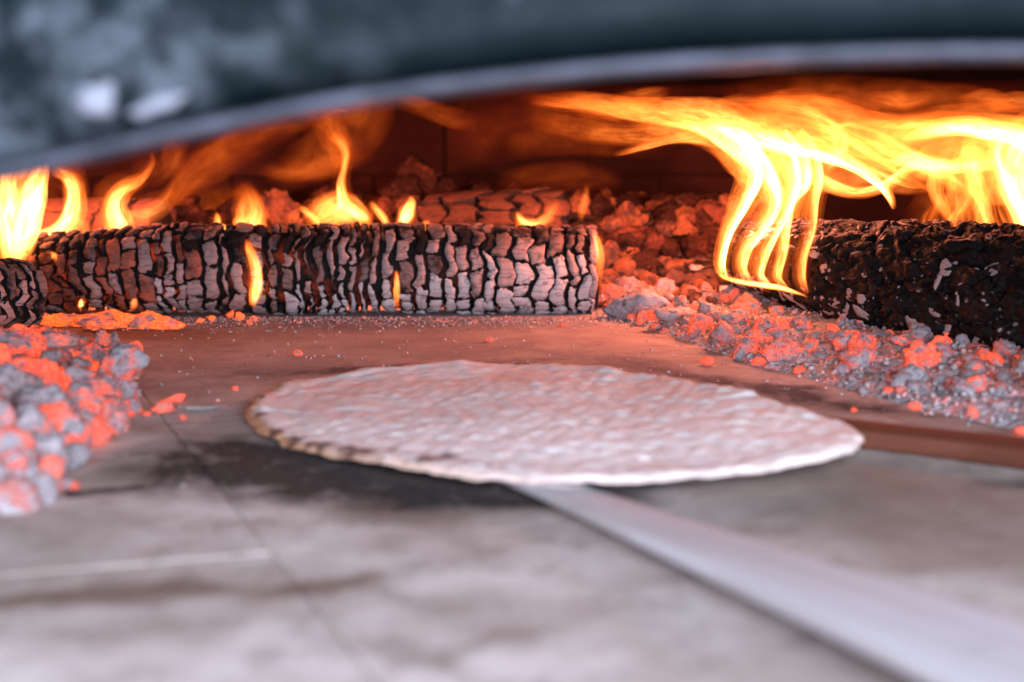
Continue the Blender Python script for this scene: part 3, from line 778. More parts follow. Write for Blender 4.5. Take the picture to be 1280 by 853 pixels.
def pick_bed(rg):
    x = rg.uniform(0.085, 0.45); y = rg.uniform(0.72, 1.45); d = (y-edge_y(x))*0.75
    if d < -0.03 or (d < 0 and rg.random() > 0.3*math.exp(d/0.008)) or (d > 0.15 and rg.random() < 0.7): return None
    if abs(x/y) > 0.385: return None
    return (x, y, max(0, bed_h(x, y)))
crumbs('ash_crumbs', 'fine grey and pink ash crumbs strewn over the sloping ember bed', 3600, pick_bed)
def pick_log(rg):
    x = rg.uniform(-0.47, 0.12); y = 1.30-abs(rg.gauss(0, 0.035)); return (x, y, 0.0)
crumbs('ash_crumbs', 'fine ash grit lying along the foot of the long charred log', 2600, pick_log, lo=0.0004, hi=0.0014)

def pick_floor(rg):
    x = rg.uniform(-0.40, 0.40); y = rg.uniform(0.62, 1.28)
    return (x, y, 0.0) if rg.random() < 0.25+0.75*sm(0.8, 1.2, y) and math.hypot(x-BO.x, y-BO.y) > 0.2 else None
crumbs('ash_crumbs', 'scattered specks of ash and grit on the bare hearth around the flatbread', 700, pick_floor, lo=0.0003, hi=0.0016)
# mound of charcoal behind and right of the long log
mound = [(762, 352, 20, 'lump_hot', 1.38, None), (785, 338, 24, 'lump_hot', 1.41, None), (758, 322, 22, 'lump_hot', 1.42, None), (782, 302, 22, 'lump', 1.45, None), (795, 362, 17, 'ember_pink', 1.36, None), (770, 368, 13, 'ember_hot', 1.35, None), (800, 312, 34, 'lump', 1.45, None), (735, 330, 26, 'lump_hot', 1.44, None), (760, 270, 22, 'lump', 1.58, None), (722, 262, 26, 'lump', 1.60, None),
         (690, 275, 26, 'lump', 1.58, None), (830, 318, 27, 'lump', 1.45, None), (850, 295, 20, 'lump', 1.52, None), (786, 278, 24, 'lump', 1.56, None), (826, 345, 24, 'lump_hot', 1.42, None), (855, 340, 20, 'lump_hot', 1.42, None),
         (878, 322, 20, 'lump', 1.48, None), (868, 358, 18, 'lump_hot', 1.38, None), (812, 358, 20, 'lump_hot', 1.38, None), (740, 290, 22, 'lump', 1.52, None), (896, 345, 18, 'lump_hot', 1.42, None), (840, 270, 18, 'lump', 1.62, None), (790, 250, 16, 'lump', 1.66, None),
         (526, 220, 22, 'lump', 1.60, (1.0, 0.9, 0.95)), (503, 240, 20, 'lump', 1.58, None), (490, 262, 20, 'lump', 1.54, None), (560, 240, 18, 'lump', 1.6, None), (205, 275, 18, 'lump_hot', 1.5, (0.7, 0.7, 1.2)), (232, 272, 18, 'lump', 1.52, None), (262, 276, 22, 'lump', 1.54, None), (292, 262, 20, 'lump', 1.56, None), (350, 268, 26, 'lump_hot', 1.56, (1.1, 0.7, 0.9)),
         (325, 285, 20, 'lump', 1.5, None), (390, 270, 22, 'lump', 1.56, None), (430, 272, 22, 'lump', 1.56, None), (465, 270, 20, 'lump', 1.58, None), (640, 245, 18, 'lump', 1.62, None), (600, 240, 18, 'lump', 1.64, None), (680, 250, 18, 'lump', 1.64, None), (245, 250, 16, 'lump', 1.62, None), (410, 250, 16, 'lump', 1.64, None), (450, 250, 14, 'lump', 1.62, None)]
rg = random.Random(9)
# heaped ash and charcoal that carries the lumps
def mound_h(x, y):
    h = 0.078*sm(1.385, 1.58, y)*(0.85+0.25*noise.noise(Vector((x*6, 0, 3))))
    if x > -0.02: h = max(h, (0.030+0.055*sm(1.36, 1.55, y))*sm(0.06, 0.12, x+0.3*sm(1.40, 1.5, y))*sm(1.30, 1.40, y)*(1-0.5*sm(0.25, 0.45, x)))
    h *= 1-0.6*sm(1.66, 1.85, y)
    return h+0.006*noise.noise(Vector((x*38, y*38, 7)))*sm(1.36, 1.45, y)-0.001
v = []; f = []; nx, ny = 170, 70
for j in range(ny+1):
    for i in range(nx+1):
        x = -0.62+1.24*i/nx; y = 1.37+0.44*j/ny; v.append((x, y, mound_h(x, y)))
for j in range(ny):
    for i in range(nx): a = j*(nx+1)+i; f.append((a, a+1, a+nx+2, a+nx+1))
def m_mound():
    t = NT('dark_charcoal_heap'); p = t.pos(); n = t.noise(p, 60, 6, 0.7); vv = t.voro(p, 45, 'DISTANCE_TO_EDGE')
    c = t.mix(t.rng(n, 0.4, 0.7), (0.030, 0.020, 0.016), (0.20, 0.12, 0.085))
    g = t.math('MULTIPLY', t.rng(t.noise(p, 25, 4, 0.6), 0.58, 0.75), 0.20)
    return t.finish(c, 1.0, t.bump(t.math('ADD', n, t.rng(vv, 0, 0.2)), 1.0, 0.01), em=(1.0, 0.08, 0.008), ems=g, spec=0.05)
tag(kind(mesh_obj('charcoal_heap', v, f, m_mound()), 'stuff'), 'dark heap of crumbled charcoal along the back of the oven', 'charcoal')
for px, r, s, mt, Y, st in mound:
    q = PY(px, r, Y); sz = s*Y/FPX
    lb = 'orange glowing charcoal lump in the heap behind the long charred log' if mt == 'lump_hot' else 'dark brown charcoal lump in the heap along the back of the oven'
    z = max(q.z, sz*0.6)
    coal('charcoal_lump', (q.x, Y, z), sz*1.1, mt, lb, 'charcoal', 'glowing lumps in the back heap' if mt == 'lump_hot' else 'dark lumps in the back heap', stretch=st, rg=rg)
    if st is None and z > mound_h(q.x, Y)+sz*0.9:            # a lump under the lump
        coal('charcoal_lump', (q.x+rg.uniform(-.008, .008), Y+0.012, (z+mound_h(q.x, Y))/2-sz*0.3), sz*1.15, 'lump', 'dark brown charcoal lump in the heap along the back of the oven', 'charcoal', 'dark lumps in the back heap', rg=rg)
for i in range(125):
    x = rg.uniform(-0.55, 0.34) if i < 75 else rg.uniform(0.06, 0.30); y = rg.uniform(1.42, 1.72) if i < 75 else rg.uniform(1.38, 1.60); s = rg.uniform(0.009, 0.020)
    mt = 'lump_hot' if rg.random() < (0.7 if x > 0.05 and y < 1.55 else 0.12) else 'lump'
    lb = 'orange glowing charcoal lump in the heap behind the long charred log' if mt == 'lump_hot' else 'dark brown charcoal lump in the heap along the back of the oven'
    coal('charcoal_lump', (x, y, mound_h(x, y)+s*0.25), s, mt, lb, 'charcoal', 'glowing lumps in the back heap' if mt == 'lump_hot' else 'dark lumps in the back heap', rg=rg)
for i in range(46):      # loose glowing bits between mound and bed
    px = rg.uniform(745, 905); r = rg.uniform(352, 398)
    q = P(px, r, 0.006)
    if q.y < edge_y(q.x)+0.01 or q.y > 1.42: continue
    s = rg.uniform(0.004, 0.010); mt = rg.choice(['lump_hot', 'ember_pink', 'lump_hot', 'ember_hot'])
    coal('ember_coal', (q.x, q.y, max(bed_h(q.x, q.y), 0)+s*0.4), s, mt, 'small orange ember beside the pale cut end of the long charred log', 'coal', 'embers by the pale log end', rg=rg)

# orange ember strip under the long log on the left
for i in range(15):
    px = 62+i*10.5+rg.uniform(-4, 4); q = P(px, 402+rg.uniform(-3, 4), 0.004); s = rg.uniform(0.006, 0.010)
    coal('ember_coal', (q.x, q.y, s*0.5), s, 'under', 'bright orange ember glowing under the long charred log beside the stubby one', 'coal', 'orange embers under the log', stretch=(1.6, 0.8, 0.75), rg=rg, flat=0.2).rotation_euler.z = rg.uniform(-0.4, 0.4)
for px, r, s in ((300, 397, 8), (312, 403, 4), (288, 394, 6), (265, 398, 5), (318, 398, 5), (250, 400, 4)):
    q = P(px, r, 0.002); sz = s*q.y/FPX
    coal('ember_coal', (q.x, q.y, sz*0.5), sz, 'under', 'tiny glowing ember flake at the foot of the long charred log', 'coal', 'ember flakes at the log foot', rg=rg)

# left coal heap
LP = [(152, 456, 29, 'ember_pink', 0.018), (128, 492, 22, 'ember_hot', 0.006), (165, 515, 13, 'ember_hot', 0), (120, 472, 13, 'ember_hot', 0.008), (58, 442, 30, 'ember_pink', 0.012), (18, 446, 30, 'ember_hot', 0.014), (74, 452, 20, 'ember_ash', 0.012), (92, 482, 23, 'ember_hot', 0.010), (48, 478, 30, 'ember_hot', 0.014),
      (102, 510, 26, 'ember_hot', 0.008), (66, 512, 27, 'ember_pink', 0.016), (140, 527, 22, 'ember_pink', 0.002), (118, 543, 23, 'ember_pink', 0.002), (30, 540, 27, 'ember_hot', 0.014), (82, 548, 26, 'ember_hot', 0.008), (8, 500, 34, 'ember_ash', 0.016), (38, 505, 26, 'ember_ash', 0.018), (4, 566, 28, 'ember_pink', 0.012), (58, 572, 26, 'ember_ash', 0.008), (22, 598, 28, 'ember_ash', 0.006),
      (52, 618, 24, 'ember_ash', 0.0), (64, 592, 17, 'ember_hot', 0.008), (10, 630, 26, 'ember_ash', 0), (20, 580, 16, 'ember_hot', 0.016), (-30, 470, 34, 'ember_hot', 0.016), (-30, 540, 36, 'ember_pink', 0.016), (-40, 600, 36, 'ember_ash', 0.01), (-60, 500, 36, 'ember_hot', 0.02), (96, 575, 18, 'ember_ash', 0.002), (136, 505, 16, 'ember_ash', 0.004), (78, 610, 14, 'ember_ash', 0), (150, 490, 16, 'ember_ash', 0.004), (110, 450, 16, 'ember_ash', 0.006), (64, 530, 20, 'ember_hot', 0.016), (100, 530, 18, 'ember_ash', 0.010)]
LBL = {'ember_hot': ('bright orange red coal in the loose heap below the stubby log', 'bright coals in the loose heap'), 'ember_pink': ('pinkish coal half covered in ash in the loose heap below the stubby log', 'ashy coals in the loose heap'), 'ember_ash': ('bluish grey ash covered coal in the loose heap below the stubby log', 'grey coals in the loose heap')}
rg = random.Random(12)
def heap_h(x, y):      # ash that fills the heap
    if x/y > -0.266: return -0.004
    dx = (-0.215-(y-0.70)*0.10)-x; dy = min(y-0.60, 1.12-y)+0.03*noise.noise(Vector((x*30, y*30, 8))); dx += 0.035*noise.noise(Vector((x*26, y*26, 2)))
    return 0.016*sm(0.0, 0.07, dx)*sm(0.0, 0.12, dy)+0.003*noise.noise(Vector((x*60, y*60, 0)))*sm(0, 0.03, dx)-0.0032+0.0035*sm(-0.01, 0.03, dx)*sm(-0.01, 0.04, dy)
v = []; f = []; nx, ny = 60, 90
for j in range(ny+1):
    for i in range(nx+1): x = -0.52+0.32*i/nx; y = 0.57+0.58*j/ny; v.append((x, y, heap_h(x, y)))
for j in range(ny):
    for i in range(nx):
        a = j*(nx+1)+i; q = (a, a+1, a+nx+2, a+nx+1)
        if max(v[k][2] for k in q) > -0.0012: f.append(q)
tag(kind(mesh_obj('ash_bed', v, f, M['ashbed']), 'stuff'), 'grey ash filling the loose coal heap', 'ash')
for px, r, s, mt, z in LP:
    q = P(px, r+s*0.35, z); sz = s*q.y/FPX
    coal('glowing_coal' if mt != 'ember_ash' else 'grey_coal', (q.x, q.y+sz*0.3, z+sz*0.55), sz*1.06, mt, LBL[mt][0], 'coal', LBL[mt][1], rg=rg)
lp = []
for i in range(400):
    x = rg.uniform(-0.44, -0.19); y = rg.uniform(0.62, 1.12); s = rg.uniform(0.004, 0.011)
    h = heap_h(x, y)
    if h < 0.0005 or x/y > -0.2635 or abs(x/y) > 0.385 or len(lp) > 90 or not try_place(x, y, s, lp): continue
    mt = rg.choice(['ember_hot', 'ember_pink', 'ember_ash', 'ember_ash'])
    coal('glowing_coal' if mt != 'ember_ash' else 'grey_coal', (x, y, h+s*0.4), s, mt, LBL[mt][0], 'coal', LBL[mt][1], rg=rg)
def pick_left(rg):
    x = rg.uniform(-0.44, -0.19); y = rg.uniform(0.60, 1.14); h = heap_h(x, y)
    return (x, y, h) if h > 0.0002 else None
crumbs('ash_crumbs', 'fine grey ash crumbs around the loose coal heap', 900, pick_left, lo=0.0008, hi=0.003)

# single embers lying on the bare hearth
LONE = [(373, 441, 5.5, 'bright ember resting alone between the long charred log and the flatbread'), (612, 425, 5, 'bright ember resting alone by the far edge of the flatbread'), (222, 498, 9, 'round red ember on the hearth beside the loose coal heap'),
        (204, 508, 11, 'flattish pink ember on the hearth beside the loose coal heap'), (183, 517, 5, 'small orange ember touching the side of the loose coal heap'), (228, 522, 4, 'tiny pink ember on the hearth near the soot stain'), (293, 485, 5, 'small pink ember on the hearth between flatbread and loose coal heap'),
        (90, 608, 7, 'dim pink ember flake at the front of the loose coal heap'), (1068, 512, 4, 'tiny orange ember between flatbread and sloping ash bed'), (1145, 528, 7, 'flat orange ember flake lying on the edge of the brown stick'), (1113, 489, 12, 'round pale orange ember at the front edge of the sloping ash bed'), (950, 451, 10, 'flat red ember flake at the foot of the sloping ash bed'),
        (1000, 462, 8, 'small orange ember flake in front of the sloping ash bed'), (885, 452, 8, 'flat pink ember between flatbread and sloping ash bed'), (705, 405, 4, 'tiny ember at the foot of the long log near its pale end'), (1280, 540, 9, 'bluish pink coal at the front tip of the sloping ash bed')]
for px, r, s, lb in LONE:
    q = P(px, r+s*0.5); sz = s*q.y/FPX; z = sz*0.42
    if px == 1145: z = ZB+sz*0.40
    coal('loose_ember', (q.x, q.y+sz*0.4, z), sz, 'ember_solid', lb, 'ember', stretch=(1.2, 0.9, 0.62), rg=rg, flat=0.3)
o = coal('ash_flake', P(252, 508, 0.001), 0.012, 'flake', 'thin pale ash flake on the hearth beside the red ember', 'ash', stretch=(1.5, 0.5, 0.10), rg=rg, flat=0.05); o.rotation_euler.z = 0.0

# ---------------------------------------------------------------- flames: thin curved burning sheets
def sheet(name, pts, Y, parent, lean=0.0, arc=1.25, depth=0.55, prof=(0.0, 1.0, 1.0), twist=0.0, seed=0.0, mat='flame', nu=26, nv=70, wav=0.5):
    """pts: (px, row, half width px, heat) along the spine; Y depth; lean: depth change along it; prof: (peak position u, sharpness on the -u side, on the +u side)"""
    L = catmull([list(map(float, p)) for p in pts], nv)
    C = []; W = []; H = []
    for i, (px, r, wd, h) in enumerate(L):
        t = i/(nv-1); y = Y+lean*t+wav*0.02*noise.noise(Vector((t*2.4, seed, 1.0)))
        C.append(PY(px, r, y)); W.append(max(0.3, wd)*y/FPX); H.append(max(0.0, h))
    v = []; f = []; he = []; fu = []; fv = []; run = 0.0
    b = parent.location
    pk, sl, sr = prof
    for i in range(nv):
        tg = (C[min(i+1, nv-1)]-C[max(i-1, 0)]).normalized(); t = i/(nv-1)
        if i: run += (C[i]-C[i-1]).length
        s = tg.cross(Vector((0, 1, 0)))
        s = s.normalized() if s.length > 1e-4 else Vector((1, 0, 0))
        dv = s.cross(tg)
        tw = twist*math.sin(t*3.0+seed)
        s2 = s*math.cos(tw)+dv*math.sin(tw); d2 = dv*math.cos(tw)-s*math.sin(tw)
        for k in range(nu+1):
            u = -1+2*k/nu; ph = u*arc
            q = C[i]+s2*(W[i]*math.sin(ph)/math.sin(min(arc, 1.57)))+d2*(W[i]*depth*(math.cos(ph)-0.5))
            q += d2*0.10*W[i]*noise.noise(Vector((u*2, t*5, seed)))+s2*0.14*W[i]*noise.noise(Vector((u*1.2+9, t*6, seed)))
            pk2 = pk+0.25*noise.noise(Vector((t*2.2, seed+4, 0)))*(1-abs(pk))
            g = math.exp(-((u-pk2)*(sl if u < pk2 else sr))**2)
            en = sm(0, 0.16, 1-abs(u))
            v.append(q-b); he.append(H[i]*g*en); fu.append(u); fv.append(run/0.03)
    for i in range(nv-1):
        for k in range(nu): a = i*(nu+1)+k; f.append((a, a+1, a+nu+2, a+nu+1))
    return mesh_obj(name, v, f, M[mat], parent, attrs={'burn': he, 'fu': fu, 'fv': fv})

def fire(label, loc, group=None): return tag(empty('flame', loc), label, 'flame', group)

# right-hand fire: fringe rising off the black log's end, sweeping up and along the vault
F = fire('large yellow white fire sweeping from the black log up along the vault', PY(960, 360, 1.24))
T = 'flame_tongue'
YR = 1.225
fr_ = [((905, 350, 7, 0.3), (898, 330, 9, 8), (906, 292, 11, 9), (925, 250, 15, 10), (935, 220, 20, 9), (920, 190, 22, 8), (895, 172, 16, 4), (880, 165, 8, 0.5)),
       ((936, 356, 7, 0.3), (924, 335, 11, 5), (930, 308, 13, 6), (952, 280, 14, 7), (965, 250, 16, 8), (950, 215, 20, 8), (925, 185, 22, 6), (900, 165, 16, 1)),
       ((962, 362, 7, 0.3), (946, 345, 10, 4.5), (949, 318, 13, 4.5), (964, 290, 13, 4.5), (975, 262, 15, 6), (985, 230, 18, 7), (975, 200, 22, 6), (950, 175, 18, 2)),
       ((982, 364, 7, 0.3), (968, 347, 11, 3.5), (974, 315, 13, 3.5), (978, 280, 13, 4), (985, 250, 14, 6), (1000, 225, 17, 7), (990, 195, 20, 5), (970, 170, 16, 2)),
       ((1004, 366, 7, 0.2), (998, 348, 10, 2.2), (1000, 318, 11, 2.4), (1010, 285, 11, 2.4), (1012, 250, 13, 4), (1015, 220, 16, 5), (1005, 190, 18, 3), (990, 165, 14, 1))]
for i, p in enumerate(fr_):
    sheet(T, p, 1.165-0.012*i, F, lean=0.07, prof=(-0.70, 5.0, 1.9), depth=0.7, twist=0.3, seed=i*3.1)
    sheet(T, [(x+4, r, wd*1.25, h*0.10) for x, r, wd, h in p], 1.172-0.012*i, F, lean=0.07, prof=(0.0, 1.2, 1.2), depth=0.8, seed=i*5.3+1)
# body where the fringe merges
sheet(T, [(960, 330, 26, 0.0), (965, 290, 36, 0.4), (978, 250, 42, 1.2), (968, 215, 46, 2.0), (940, 185, 42, 2.0), (900, 160, 34, 1.4), (850, 148, 28, 1.2), (790, 140, 20, 0.6), (720, 130, 14, 0.3), (660, 125, 8, 0.0)], YR+0.03, F, lean=0.05, prof=(0, 1.3, 1.3), seed=21)
# leftward tail under the vault
for i, p in enumerate([[(960, 215, 20, 0), (925, 185, 18, 5), (885, 160, 14, 4), (840, 147, 13, 1.8), (780, 139, 11, 1.1), (720, 129, 10, 0.75), (660, 124, 8, 0.0)],
                       [(980, 190, 26, 0), (940, 165, 22, 2.2), (880, 148, 20, 1.6), (820, 140, 16, 0.9), (750, 128, 13, 0.7), (690, 123, 8, 0.15), (640, 122, 5, 0)],
                       [(905, 178, 12, 0), (875, 170, 11, 1.4), (840, 172, 8, 1.6), (805, 182, 7, 1.2), (780, 190, 5, 0.5), (765, 193, 3, 0)],
                       [(930, 172, 18, 0), (880, 165, 18, 0.8), (830, 165, 16, 0.9), (780, 170, 14, 0.6), (720, 160, 16, 0.3), (660, 150, 12, 0)]]):
    sheet(T, p, YR+0.02*i, F, lean=0.10, prof=(0.5, 1.4, 4.0) if i in (0, 2) else (0, 1.4, 1.4), seed=30+i*2.3, depth=0.5)
# crossing sheets running right along the vault
cr = [[(880, 150, 10, 0), (930, 168, 12, 6), (980, 182, 13, 8), (1020, 190, 12, 8), (1060, 203, 10, 9), (1095, 225, 8, 9), (1112, 245, 6, 5), (1118, 262, 3, 0)],
      [(920, 150, 22, 0), (970, 165, 24, 1.4), (1020, 178, 26, 1.2), (1075, 195, 24, 0.8), (1120, 205, 22, 0.7), (1165, 210, 18, 0.6), (1210, 215, 16, 0)],
      [(1010, 215, 10, 0), (1040, 233, 10, 3.2), (1075, 241, 8, 3.2), (1105, 233, 8, 3.6), (1130, 215, 8, 2.6), (1150, 195, 8, 1.0), (1165, 180, 6, 0)],
      [(1110, 215, 6, 0), (1130, 198, 13, 3.2), (1160, 200, 14, 5.5), (1195, 206, 12, 4), (1230, 205, 10, 2), (1260, 200, 8, 0)],
      [(1120, 175, 10, 0), (1160, 163, 13, 3.5), (1205, 158, 14, 6.5), (1250, 165, 15, 8), (1290, 178, 16, 9), (1330, 200, 16, 6), (1350, 220, 8, 0)],
      [(1080, 165, 22, 0), (1130, 168, 26, 0.8), (1190, 168, 28, 1.0), (1250, 172, 30, 1.2), (1310, 185, 30, 0.9), (1350, 200, 20, 0)],
      [(930, 140, 16, 0), (990, 138, 20, 0.9), (1040, 145, 22, 1.1), (1080, 158, 22, 1.0), (1120, 165, 22, 0.9), (1180, 150, 20, 0.6), (1250, 145, 18, 0.5), (1320, 150, 12, 0)],
      [(940, 128, 10, 0), (985, 133, 12, 0.7), (1025, 150, 14, 1.2), (1050, 172, 15, 2.2), (1045, 195, 12, 2.0), (1030, 215, 8, 0)],
      [(960, 195, 34, 0), (1030, 200, 44, 1.3), (1100, 198, 46, 1.0), (1150, 195, 46, 0.9), (1210, 195, 50, 1.1), (1280, 205, 54, 1.5), (1340, 215, 40, 0)],
      [(900, 150, 20, 0), (980, 160, 30, 0.9), (1060, 172, 36, 1.0), (1140, 178, 38, 0.9), (1220, 175, 36, 1.1), (1300, 180, 34, 1.1), (1350, 190, 20, 0)],
      [(1130, 280, 12, 0), (1160, 262, 26, 0.2), (1190, 245, 36, 0.4), (1220, 225, 40, 0.7), (1260, 215, 40, 1.0), (1310, 215, 30, 0)]]
for i, p in enumerate(cr):
    sheet(T, p, YR-0.015+0.012*((i*5) % 7), F, lean=-0.05, prof=((-0.45, 3.2, 1.3), (0, 1.3, 1.3), (0.3, 1.3, 3), (-0.2, 1.6, 2.2), (-0.3, 2.4, 1.3), (0, 1.2, 1.2), (0, 1.2, 1.2), (0.2, 1.2, 2.4), (0, 1.1, 1.1), (0, 1.2, 1.2), (0, 1.1, 1.1))[i], seed=50+i*1.9, depth=0.6, mat='flame_soft' if i in (1, 5, 6, 8, 9, 10) else 'flame')
rf = random.Random(4)
for i in range(26):                                   # fine streaks drawn out between the big sheets
    if i < 15:
        x = rf.uniform(885, 1080); r = 138+(x-885)*0.10+rf.uniform(-12, 30); sl = rf.uniform(0.18, 0.5); ln = rf.uniform(90, 190); h = rf.uniform(0.5, 2.4)
    else:
        x = rf.uniform(1090, 1240); r = rf.uniform(150, 225); sl = rf.uniform(-0.3, 0.25); ln = rf.uniform(70, 150); h = rf.uniform(0.5, 2.2)
    wd = rf.uniform(3, 9); pts = []
    for k in range(7):
        q = k/6; pts.append((x+ln*q, r+sl*ln*q+18*math.sin(q*2.6+i)*q+rf.uniform(-3, 3), wd*(0.6+math.sin(q*3.14)), h*math.sin(q*3.14)*rf.uniform(0.6, 1.2)))
    sheet(T, pts, YR+rf.uniform(-0.05, 0.06), F, lean=rf.uniform(-0.05, 0.05), prof=(rf.uniform(-0.4, 0.4), 1.5, 2.2), seed=200+i*1.3, depth=0.6)
for i in range(9):                                    # red tips dying out under the vault
    x = rf.uniform(690, 1230); r = rf.uniform(122, 142); ln = rf.uniform(60, 130)
    sheet(T, [(x+ln*k/4, r+10*math.sin(k*0.9+i)*k/4, 6+8*math.sin(k/4*3.14), 0.55*math.sin(k/4*3.14)) for k in range(5)], YR+rf.uniform(0, 0.1), F, prof=(0, 1.4, 1.4), seed=260+i, mat='flame_soft')
# streams on the far right coming up off the log
F2 = fire('tall bright flame standing on the black log where it leaves the ash bed', PY(1270, 330, 1.09))
for i, p in enumerate([[(1296, 330, 8, 0), (1284, 295, 13, 5), (1272, 262, 17, 9), (1255, 228, 16, 8), (1246, 200, 13, 5), (1250, 175, 14, 3), (1270, 160, 10, 0)],
                       [(1300, 320, 14, 0), (1290, 270, 20, 4), (1278, 225, 22, 5), (1280, 190, 22, 5), (1300, 170, 16, 2)],
                       [(1250, 330, 10, 0), (1238, 290, 14, 1.0), (1228, 255, 15, 2.0), (1218, 225, 13, 2.4), (1212, 195, 12, 2), (1215, 170, 12, 0)],
                       [(1185, 275, 5, 0), (1178, 258, 9, 1.3), (1170, 240, 11, 1.5), (1168, 220, 10, 1), (1175, 200, 10, 0)],
                       [(1260, 320, 5, 0), (1250, 308, 5, 1.0), (1240, 285, 6, 1.0), (1225, 250, 6, 1.2), (1215, 225, 6, 0)],
                       [(1225, 350, 16, 0), (1220, 315, 24, 0.32), (1212, 280, 28, 0.6), (1210, 245, 30, 0.9), (1220, 205, 30, 1.1), (1240, 180, 20, 0)],
                       [(1150, 365, 8, 0), (1185, 345, 16, 0.30), (1215, 330, 18, 0.42), (1235, 300, 20, 0.5), (1230, 270, 16, 0)]]):
    sheet(T, p, 1.135+0.012*i, F2, lean=0.02, prof=((-0.3, 2.5, 1.6), (0.2, 1.2, 1.2), (0.0, 1.4, 1.6), (0, 1.4, 1.4), (0.4, 1.2, 3), (0, 1.1, 1.1), (0, 1.2, 1.2))[i], seed=70+i*2.7, depth=0.7)
for i in range(9):                                    # thin licks leaving the log's back
    x = rf.uniform(1150, 1275); r = rf.uniform(300, 335); tp = rf.uniform(205, 250); h = rf.uniform(0.25, 1.0)
    sheet(T, [(x+(1215-x)*0.25*k/5+8*math.sin(k*1.3+i), r+(tp-r)*k/5, 3+4*math.sin(k/5*3.14), h*math.sin(k/5*3.14)) for k in range(6)], rf.uniform(1.07, 1.17), F2, prof=(0.3, 1.5, 2.5), seed=300+i*1.7)
# thin burning rim where the fringe is rooted
sheet(T, [(895, 332, 2, 0), (903, 345, 3, 3), (925, 352, 4, 4), (950, 356, 4, 6), (975, 360, 4, 6), (992, 365, 3, 3), (1004, 369, 2, 1), (1010, 372, 2, 0)], 1.14, F, seed=90, prof=(0, 1.6, 1.6), wav=0.1)

# left-hand flames standing on the long log
def small(label, sheets, Y, group=None):
    sheets = [([(x, r, wd*1.18, h) for x, r, wd, h in p], pr) for p, pr in sheets]
    q = sheets[0][0][0]; Fs = fire(label, PY(q[0], q[1], Y), group)
    for i, (p, pr) in enumerate(sheets):
        sheet(T, p, Y+0.006*i, Fs, lean=0.01, prof=pr, seed=hash_(label)+i*1.7, depth=0.65)
        if i == 0: sheet(T, [(x, r-2, wd*1.9+2, min(h, 3)*0.10) for x, r, wd, h in p], Y+0.02, Fs, lean=0.01, prof=(0, 1.5, 1.5), seed=hash_(label)+9.1, depth=0.8, mat='flame_soft')
    return Fs
def hash_(s): return sum(ord(c)*(i+1) for i, c in enumerate(s)) % 97
C0 = (0, 1.3, 1.3); LE = (-0.55, 4, 1.3); RE = (0.55, 1.3, 4)
small('big yellow white flame curling up between the stubby and the long log',
      [([(8, 345, 10, 0), (18, 318, 14, 2.5), (30, 288, 17, 6), (38, 262, 17, 8), (44, 238, 14, 6), (50, 218, 10, 3.5), (54, 204, 7, 1.6), (58, 192, 4, 0)], C0),
       ([(16, 335, 10, 0), (12, 305, 14, 4), (8, 280, 17, 6), (4, 255, 17, 6), (4, 234, 15, 4.5), (6, 216, 13, 3), (14, 202, 10, 1.4), (24, 190, 6, 0)], C0),
       ([(16, 338, 14, 0), (20, 298, 24, 2.4), (22, 264, 28, 2.6), (24, 236, 28, 2.0), (28, 214, 24, 1.4), (34, 192, 16, 0)], (0, 1.2, 1.2)),
       ([(18, 350, 12, 0), (16, 330, 14, 0.8), (18, 305, 16, 1.3), (22, 280, 16, 0)], C0)], 1.29)
small('hooked yellow flame licking up beside the big curling flame',
      [([(38, 288, 6, 0), (52, 293, 7, 4), (70, 290, 9, 5), (84, 276, 10, 6), (92, 255, 10, 5), (92, 235, 9, 3.5), (84, 220, 9, 2.2), (72, 212, 9, 1), (64, 206, 5, 0)], (0.3, 1.4, 2.6)),
       ([(48, 296, 8, 0), (66, 294, 10, 2.6), (84, 285, 13, 2.4), (94, 262, 13, 1.6), (92, 235, 13, 1.1), (82, 215, 10, 0)], C0),
       ([(90, 262, 3, 0), (98, 276, 6, 0.8), (106, 288, 9, 0.8), (112, 298, 8, 0)], C0)], 1.37)
small('leaning orange yellow flame with a drifting smoky tip over the long log',
      [([(150, 300, 12, 0), (144, 285, 15, 5), (138, 268, 12, 5), (140, 248, 10, 4.5), (152, 235, 8, 2.6), (168, 228, 7, 1.4), (182, 215, 6, 0.9), (190, 200, 4, 0.4), (186, 190, 3, 0)], LE),
       ([(158, 300, 12, 0), (150, 280, 16, 2.4), (145, 255, 13, 1.6), (158, 235, 10, 1.0), (180, 222, 8, 0)], C0),
       ([(155, 262, 4, 0), (162, 268, 8, 0.7), (180, 270, 11, 1.0), (198, 262, 11, 0.8), (215, 245, 12, 0.35), (240, 215, 16, 0.2), (280, 185, 18, 0.12), (330, 165, 14, 0)], (0.2, 1.3, 1.8)),
       ([(128, 290, 4, 0), (140, 296, 5, 6), (155, 299, 5, 6), (172, 297, 5, 5), (188, 292, 5, 7), (200, 297, 3, 3), (204, 299, 2, 0)], C0)], 1.375)
small('short broad flame with a pointed side horn on the long log',
      [([(268, 290, 3, 0), (272, 276, 4, 2.5), (271, 266, 2, 0)], C0), ([(268, 280, 3, 0), (280, 286, 5, 3), (298, 292, 6, 5), (320, 293, 5, 6), (332, 291, 3, 0)], C0),
       ([(312, 294, 16, 0), (312, 284, 18, 3), (313, 270, 17, 2.0), (312, 256, 15, 1.1), (306, 244, 13, 0.4), (292, 234, 12, 0)], C0), ([(316, 294, 16, 0), (314, 272, 20, 0.8), (308, 250, 18, 0.3), (296, 232, 14, 0)], C0)], 1.36)
